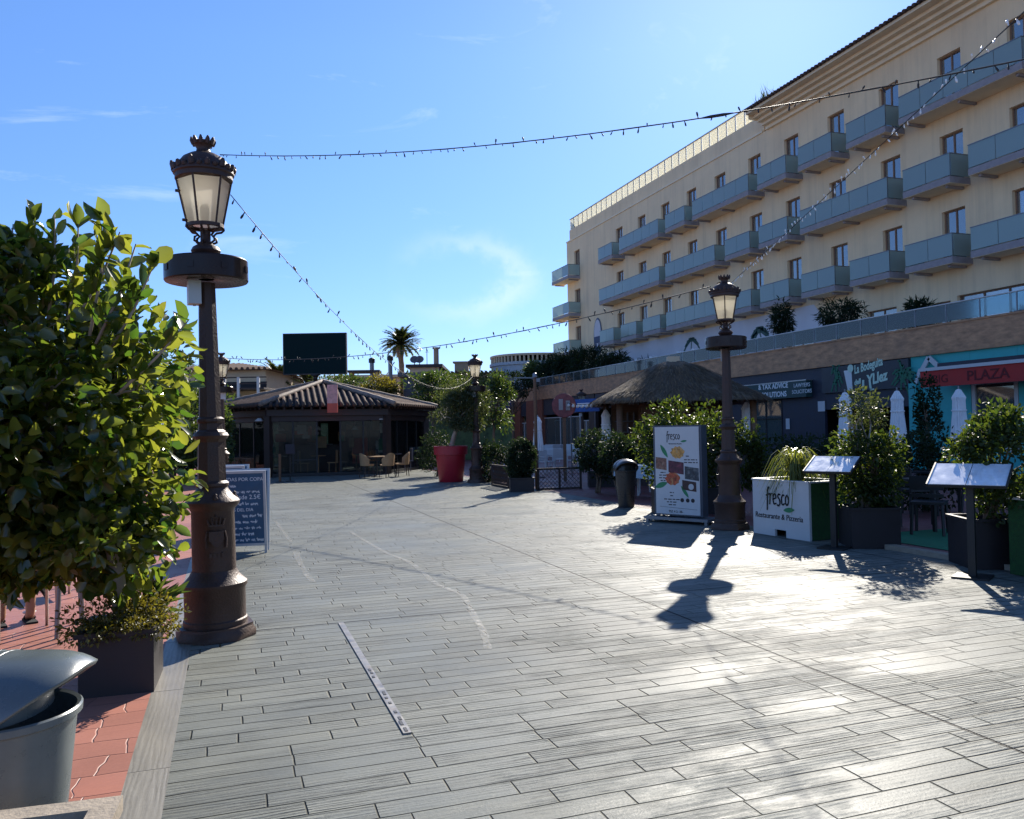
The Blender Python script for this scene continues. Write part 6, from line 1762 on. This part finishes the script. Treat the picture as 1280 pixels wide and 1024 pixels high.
# blue dome awning over a far shop window
c = gx(630, 508, XP-.2); t = thing('dome_awning', 'dark blue rounded awning over a far shop window', 'awning', (XP+.05, c.y, c.z))
a = MB(); P = []; n = 14
for j in range(6):
    b_ = j/5*PI/2
    for i in range(n+1):
        an = PI*i/n; r_ = 2.3; P.append((-.9*math.cos(b_)*math.sin(an)**.6, math.cos(an)*r_*(1-.55*(j/5)**2), .75*math.sin(b_)-.25))
a.add(P, [(j*(n+1)+i, j*(n+1)+i+1, (j+1)*(n+1)+i+1, (j+1)*(n+1)+i) for j in range(5) for i in range(n)]); a.build('cloth', m_bluecloth, t, smooth=True)
a = MB(); a.tube([(-.9*math.sin(PI*i/n)**.6, math.cos(PI*i/n)*2.3, -.27) for i in range(n+1)], .04, 6); a.build('hem_bar', m_blue, t)

# ------------------------------------------------------------------ beyond the plaza
def house(label, x0, x1, yb, yt, ye_, d, depth, m_, roof='hip', name='house', tiles=True, rm=None):
    """house between pixel columns x0..x1 at distance d; yt ridge, ye_ eaves (pixels)"""
    A_ = gd(x0, ye_, d); B_ = gd(x1, ye_, d); zE = (A_.z+B_.z)/2; zR = gd((x0+x1)/2, yt, d).z
    u = Vector((B_.x-A_.x, B_.y-A_.y, 0)); Wd = u.length; rz = math.atan2(u.y, u.x)
    t = thing(name, label, 'house', (A_.x, A_.y, 0), rz)
    a = MB(); a.box((Wd/2, depth/2, zE/2), (Wd-.6, depth-.6, zE)); a.build('wall', m_, t)
    a = MB(); o = .3
    if roof == 'hip':
        ins = min(Wd, depth)*.42
        r0, r1 = Vector((ins, depth/2, zR)), Vector((Wd-ins, depth/2, zR))
        c4 = [Vector((-o, -o, zE)), Vector((Wd+o, -o, zE)), Vector((Wd+o, depth+o, zE)), Vector((-o, depth+o, zE))]
        a.add(c4+[r0, r1], [(0, 1, 5, 4), (1, 2, 5), (2, 3, 4, 5), (3, 0, 4), (3, 2, 1, 0)])
        if tiles:
            n = int(Wd/.34)
            for i in range(n):
                x = Wd*(i+.5)/n; top_ = min(1, min(x, Wd-x)/ins)
                e = Vector((x, (depth/2)*top_, zE+(zR-zE)*top_)); a.tube([Vector((x, -o, zE+.05)), e+Vector((0, 0, .05))], .11, 6)
    else:
        a.box((Wd/2, depth/2, zE+.12), (Wd, depth, .24)); 
    a.build('roof', rm or m_tile, t, smooth=False)
    return t, Wd, zE
h1, W1, z1_ = house('cream house with brown tiled roof and covered balcony behind the left lamps', 196, 336, 500, 451, 463, 52, 7, m_cream)
f = MB()
for (x0, x1, z0, zz) in ((W1*.60, W1*.97, z1_-1.35, z1_-.75),): f.box(((x0+x1)/2, .27, (z0+zz)/2), (x1-x0, .08, zz-z0))
f.build('balcony_opening', m_recess, h1)
f = MB(); f.box((W1*.8, -.9, z1_-1.30), (W1*.48, 2.2, .10)); f.box((W1*.8, -1.95, z1_-1.0), (W1*.52, .07, .07)); f.box((W1*.8, -1.95, z1_-.62), (W1*.52, .07, .07)); f.build('balcony', m_darkbrown, h1)
for x in (.58, .70, .82, .99):
    f = MB(); f.box((W1*x, -1.95, z1_/2-.3), (.16, .16, z1_-.6)); f.build('balcony_post', m_white, h1)
f = MB(); f.box((W1*.66, .26, z1_-2.2), (.9, .08, 1.3)); f.build('window', m_navy, h1)
f = MB(); f.box((W1*.84, -1.8, z1_-2.3), (W1*.24, .2, .9)); f.build('terrace_wall', m_tanwall, h1)
house('lower house with tiled roof seen left of the thin palm', 322, 352, 500, 462, 468, 60, 8, m_tanwall, name='house')
house('plain dark boundary building behind the tall palm', 497, 556, 500, 470, 470.5, 48, 5, m_greywall, roof='flat', name='low_building', rm=m_greywall)
h2, W2_, z2_ = house('cream flat roofed house with a dark parapet and dishes right of the tall palm', 507, 553, 500, 457, 459, 66, 8, m_cream, roof='flat', rm=m_darkbrown)
for i, x in enumerate((.22, .36)):
    f = MB(); f.lathe([(0, 0), (.2, .04), (.36, .12)], 14, cap=False); f.tube([(0, 0, 0), (0, -.45, -.25)], .04, 5); g = MB(); g.merge(f, Matrix.Translation((W2_*x, .6, z2_+.62)) @ Matrix.Rotation(R(60), 4, 'X')); g.build('satellite_dish', m_greywall, h2)
f = MB(); f.tube([(W2_*.55, 1, z2_), (W2_*.55, 1, z2_+1.4)], .03, 5); f.bar((W2_*.5, 1, z2_+1.3), (W2_*.6, 1, z2_+1.3), .03); f.build('aerial', m_steel, h2)
f = MB(); f.tube([(W2_*.82, .5, z2_-1), (W2_*.82, .5, z2_+1.5)], .22, 8); f.lathe([(.3, 0), (.3, .12)], 8, c=(W2_*.82, .5, z2_+1.5)); f.build('chimney', m_tanwall, h2)
h3, W3, z3 = house('long low ochre house with a stepped chimney left of the small distant lamp', 552, 626, 500, 464, 466, 70, 8, m_tanwall, roof='hip')
f = MB(); f.box((W3*.32, 2, z3+.5), (1.2, 1.0, 1.0)); f.box((W3*.32, 2, z3+1.05), (1.5, 1.2, .12)); f.build('chimney', m_tanwall, h3)
house('long tan house with a white parapet behind the cafe roof', 412, 500, 500, 471, 472, 75, 8, m_tanwall, roof='flat', rm=m_cream)
for i, (px, yt) in enumerate(((465, 452), (488, 449))):
    p = gd(px, 470, 62); zt_ = gd(px, yt, 62).z
    t = thing('flue_pipe', ['dark flue pipe above the little pergola', 'taller dark flue pipe just left of the tall palm'][i], 'flue', (p.x, p.y, 0), 0, 'flue pipes on the far roofs'); a = MB(); a.tube([(0, 0, 0), (0, 0, zt_)], .16, 8); a.build('pipe', m_steel, t); a = MB(); a.lathe([(.24, 0), (.24, .3), (.1, .4)], 8, c=(0, 0, zt_-.1)); a.build('cowl', m_black, t)
p = gd(456, 469, 60); zt_ = gd(456, 465, 60).z
t = thing('roof_pergola', 'small dark flat pergola on a roof left of the tall palm', 'pergola', (p.x, p.y, 0), R(-15))
a = MB(); a.box((0, 0, zt_), (2.3, 1.6, .16)); a.build('top', m_darkbrown, t)
for x in (-.95, .9):
    for y in (-.6, .6):
        a = MB(); a.box((x, y, zt_/2), (.25, .2, zt_-.05)); a.build('post', m_tanwall, t)
# palms
def palm(label, px, py_c, d, rfr, nfr, seed, group='palms beyond the cafe', rtr=.2):
    c = gd(px, py_c, d); t = thing('palm_tree', label, 'palm', (c.x, c.y, 0), 0, group)
    a = MB(); n = 26; zz = c.z
    a.tube([(0.05*math.sin(i*.7), .04*math.cos(i*.5), zz*i/n) for i in range(n+1)], [rtr*(1.1 if i % 2 else 1.0)*(1.25-.3*i/n)+(.5*rtr if i >= n-2 else 0) for i in range(n+1)], 10)
    a.build('trunk', m_bark, t, smooth=True)
    r_ = random.Random(seed); a = MB()
    for k in range(nfr):
        an = r_.uniform(0, 2*PI); el = r_.choice([1.25, 1.1, .95, .8, .6, .4, .15, -.15])+r_.uniform(-.1, .1); L_ = rfr*r_.uniform(.85, 1.1)
        d_ = Vector((math.cos(an), math.sin(an), 0)); P = []
        p_ = Vector((0, 0, zz+.1)); e_ = el; st = L_/12
        for i in range(13):
            P.append(p_.copy()); p_ = p_+(d_*math.cos(e_)+Vector((0, 0, math.sin(e_))))*st; e_ -= .055+.06*(i/12)
        a.tube(P, [.04*(1-i/14) for i in range(13)], 4)
        side = Vector((-d_.y, d_.x, 0))
        for i in range(2, 13):
            for jx in (0, .5):
                for s_ in (-1, 1):
                    q0 = P[i-1].lerp(P[i], jx); ll = rfr*.22*(1-abs(i-6)/11); tv = (P[i]-P[i-1]).normalized()
                    tip = q0+(side*s_*.75+tv*.75+Vector((0, 0, r_.uniform(-.1, .25))))*ll
                    w_ = tv*.075*rfr/2
                    a.add([q0-w_, q0+w_, tip], [(0, 1, 2)])
    a.build('crown', lf_palm, t)
    return t
palm('tall slim palm with a round crown standing free against the sky', 501, 432, 78, 2.15, 84, 3, rtr=.24)
palm('half hidden palm left of the dark screen', 347, 478, 58, 1.9, 40, 5)
palm('low palm peeping under the dark screen', 385, 484, 62, 1.7, 36, 6)
# trees behind the cafe and left
TR = [((475, 487, 47), (1.3, 1.2, .75), lf_sedum, 'pale yellow green bushy tree top behind the cafe roof'), ((428, 482, 50), (2.2, 1.5, .6), lf_mid, 'low green tree row behind the cafe roof under the screen'),
      ((540, 488, 42), (1.4, 1.2, 1.0), lf_mid, 'bright green tree between the dark building and the olive tree'), ((573, 486, 46), (1.6, 1.5, .9), lf_mid, 'green tree behind the olive tree crown'),
      ((600, 484, 50), (1.5, 1.4, .9), lf_olive, 'olive green tree left of the awning pavilion'), ((640, 482, 60), (1.8, 1.5, 1.0), lf_dark, 'dark tree below the awning pavilion'),
      ((270, 555, 27), (.55, .6, 1.5), lf_mid, 'tall sunlit shrub just behind the nearest lamp post'), ((215, 520, 30), (2.2, 2, 2.0), lf_mid, 'broad garden tree behind the ficus on the left'), ((90, 540, 28), (2.6, 2, 1.9), lf_mid, 'garden tree hidden behind the big ficus'), ((-60, 540, 30), (2.6, 2, 2.0), lf_dark, 'dark garden tree at the far left edge')]
for i, (pc_, rad, m_, lb) in enumerate(TR):
    c = gd(*pc_); t = thing('garden_tree', lb, 'tree', (c.x, c.y, 0), 0, 'trees around the plaza')
    ob, q = crown(t, m_, Vector((0, 0, c.z)), rad, 7000 if i >= 7 else 2600, .2 if pc_[2] > 27.5 else .12, .08, 300+i, kind='small', nclump=34, sig=.16)
    limbs(t, m_bark, (0, 0, 0), (0, 0, c.z*.85), q, .12, 14, seed=i)
# long garden wall and hedge closing the view behind the cafe
p0, p1 = gz(230, 566), gz(620, 566); 
a0, a1 = gd(-900, 545, 44), gd(640, 545, 46)
t = thing('garden_wall', 'long dark garden wall behind the cafe', 'wall', (a0.x, a0.y, 0)); a = MB(); a.bar((0, 0, 1.1), (a1.x-a0.x, a1.y-a0.y, 1.1), .3, 2.2); a.build('wall', mat('hedge green wall', (.10, .13, .05), .9, 0, .5, 3), t)
a = MB(); a.bar((0, 0, 2.24), (a1.x-a0.x, a1.y-a0.y, 2.24), .4, .08); a.build('coping', m_cream, t)
# more of the garden edge to the left of the terrace
for i, (pc_, rad, lb) in enumerate((((-260, 535, 31), (3.0, 2.2, 2.2), 'garden tree far left beyond the terrace'), ((-520, 535, 30), (3.0, 2.2, 2.4), 'garden tree beyond the left end of the terrace'))):
    c = gd(*pc_); t = thing('garden_tree', lb, 'tree', (c.x, c.y, 0), 0, 'trees around the plaza')
    ob, q = crown(t, lf_mid, Vector((0, 0, c.z)), rad, 6000, .22, .1, 340+i, kind='small', nclump=34, sig=.16)
    limbs(t, m_bark, (0, 0, 0), (0, 0, c.z*.85), q, .12, 14, seed=i)
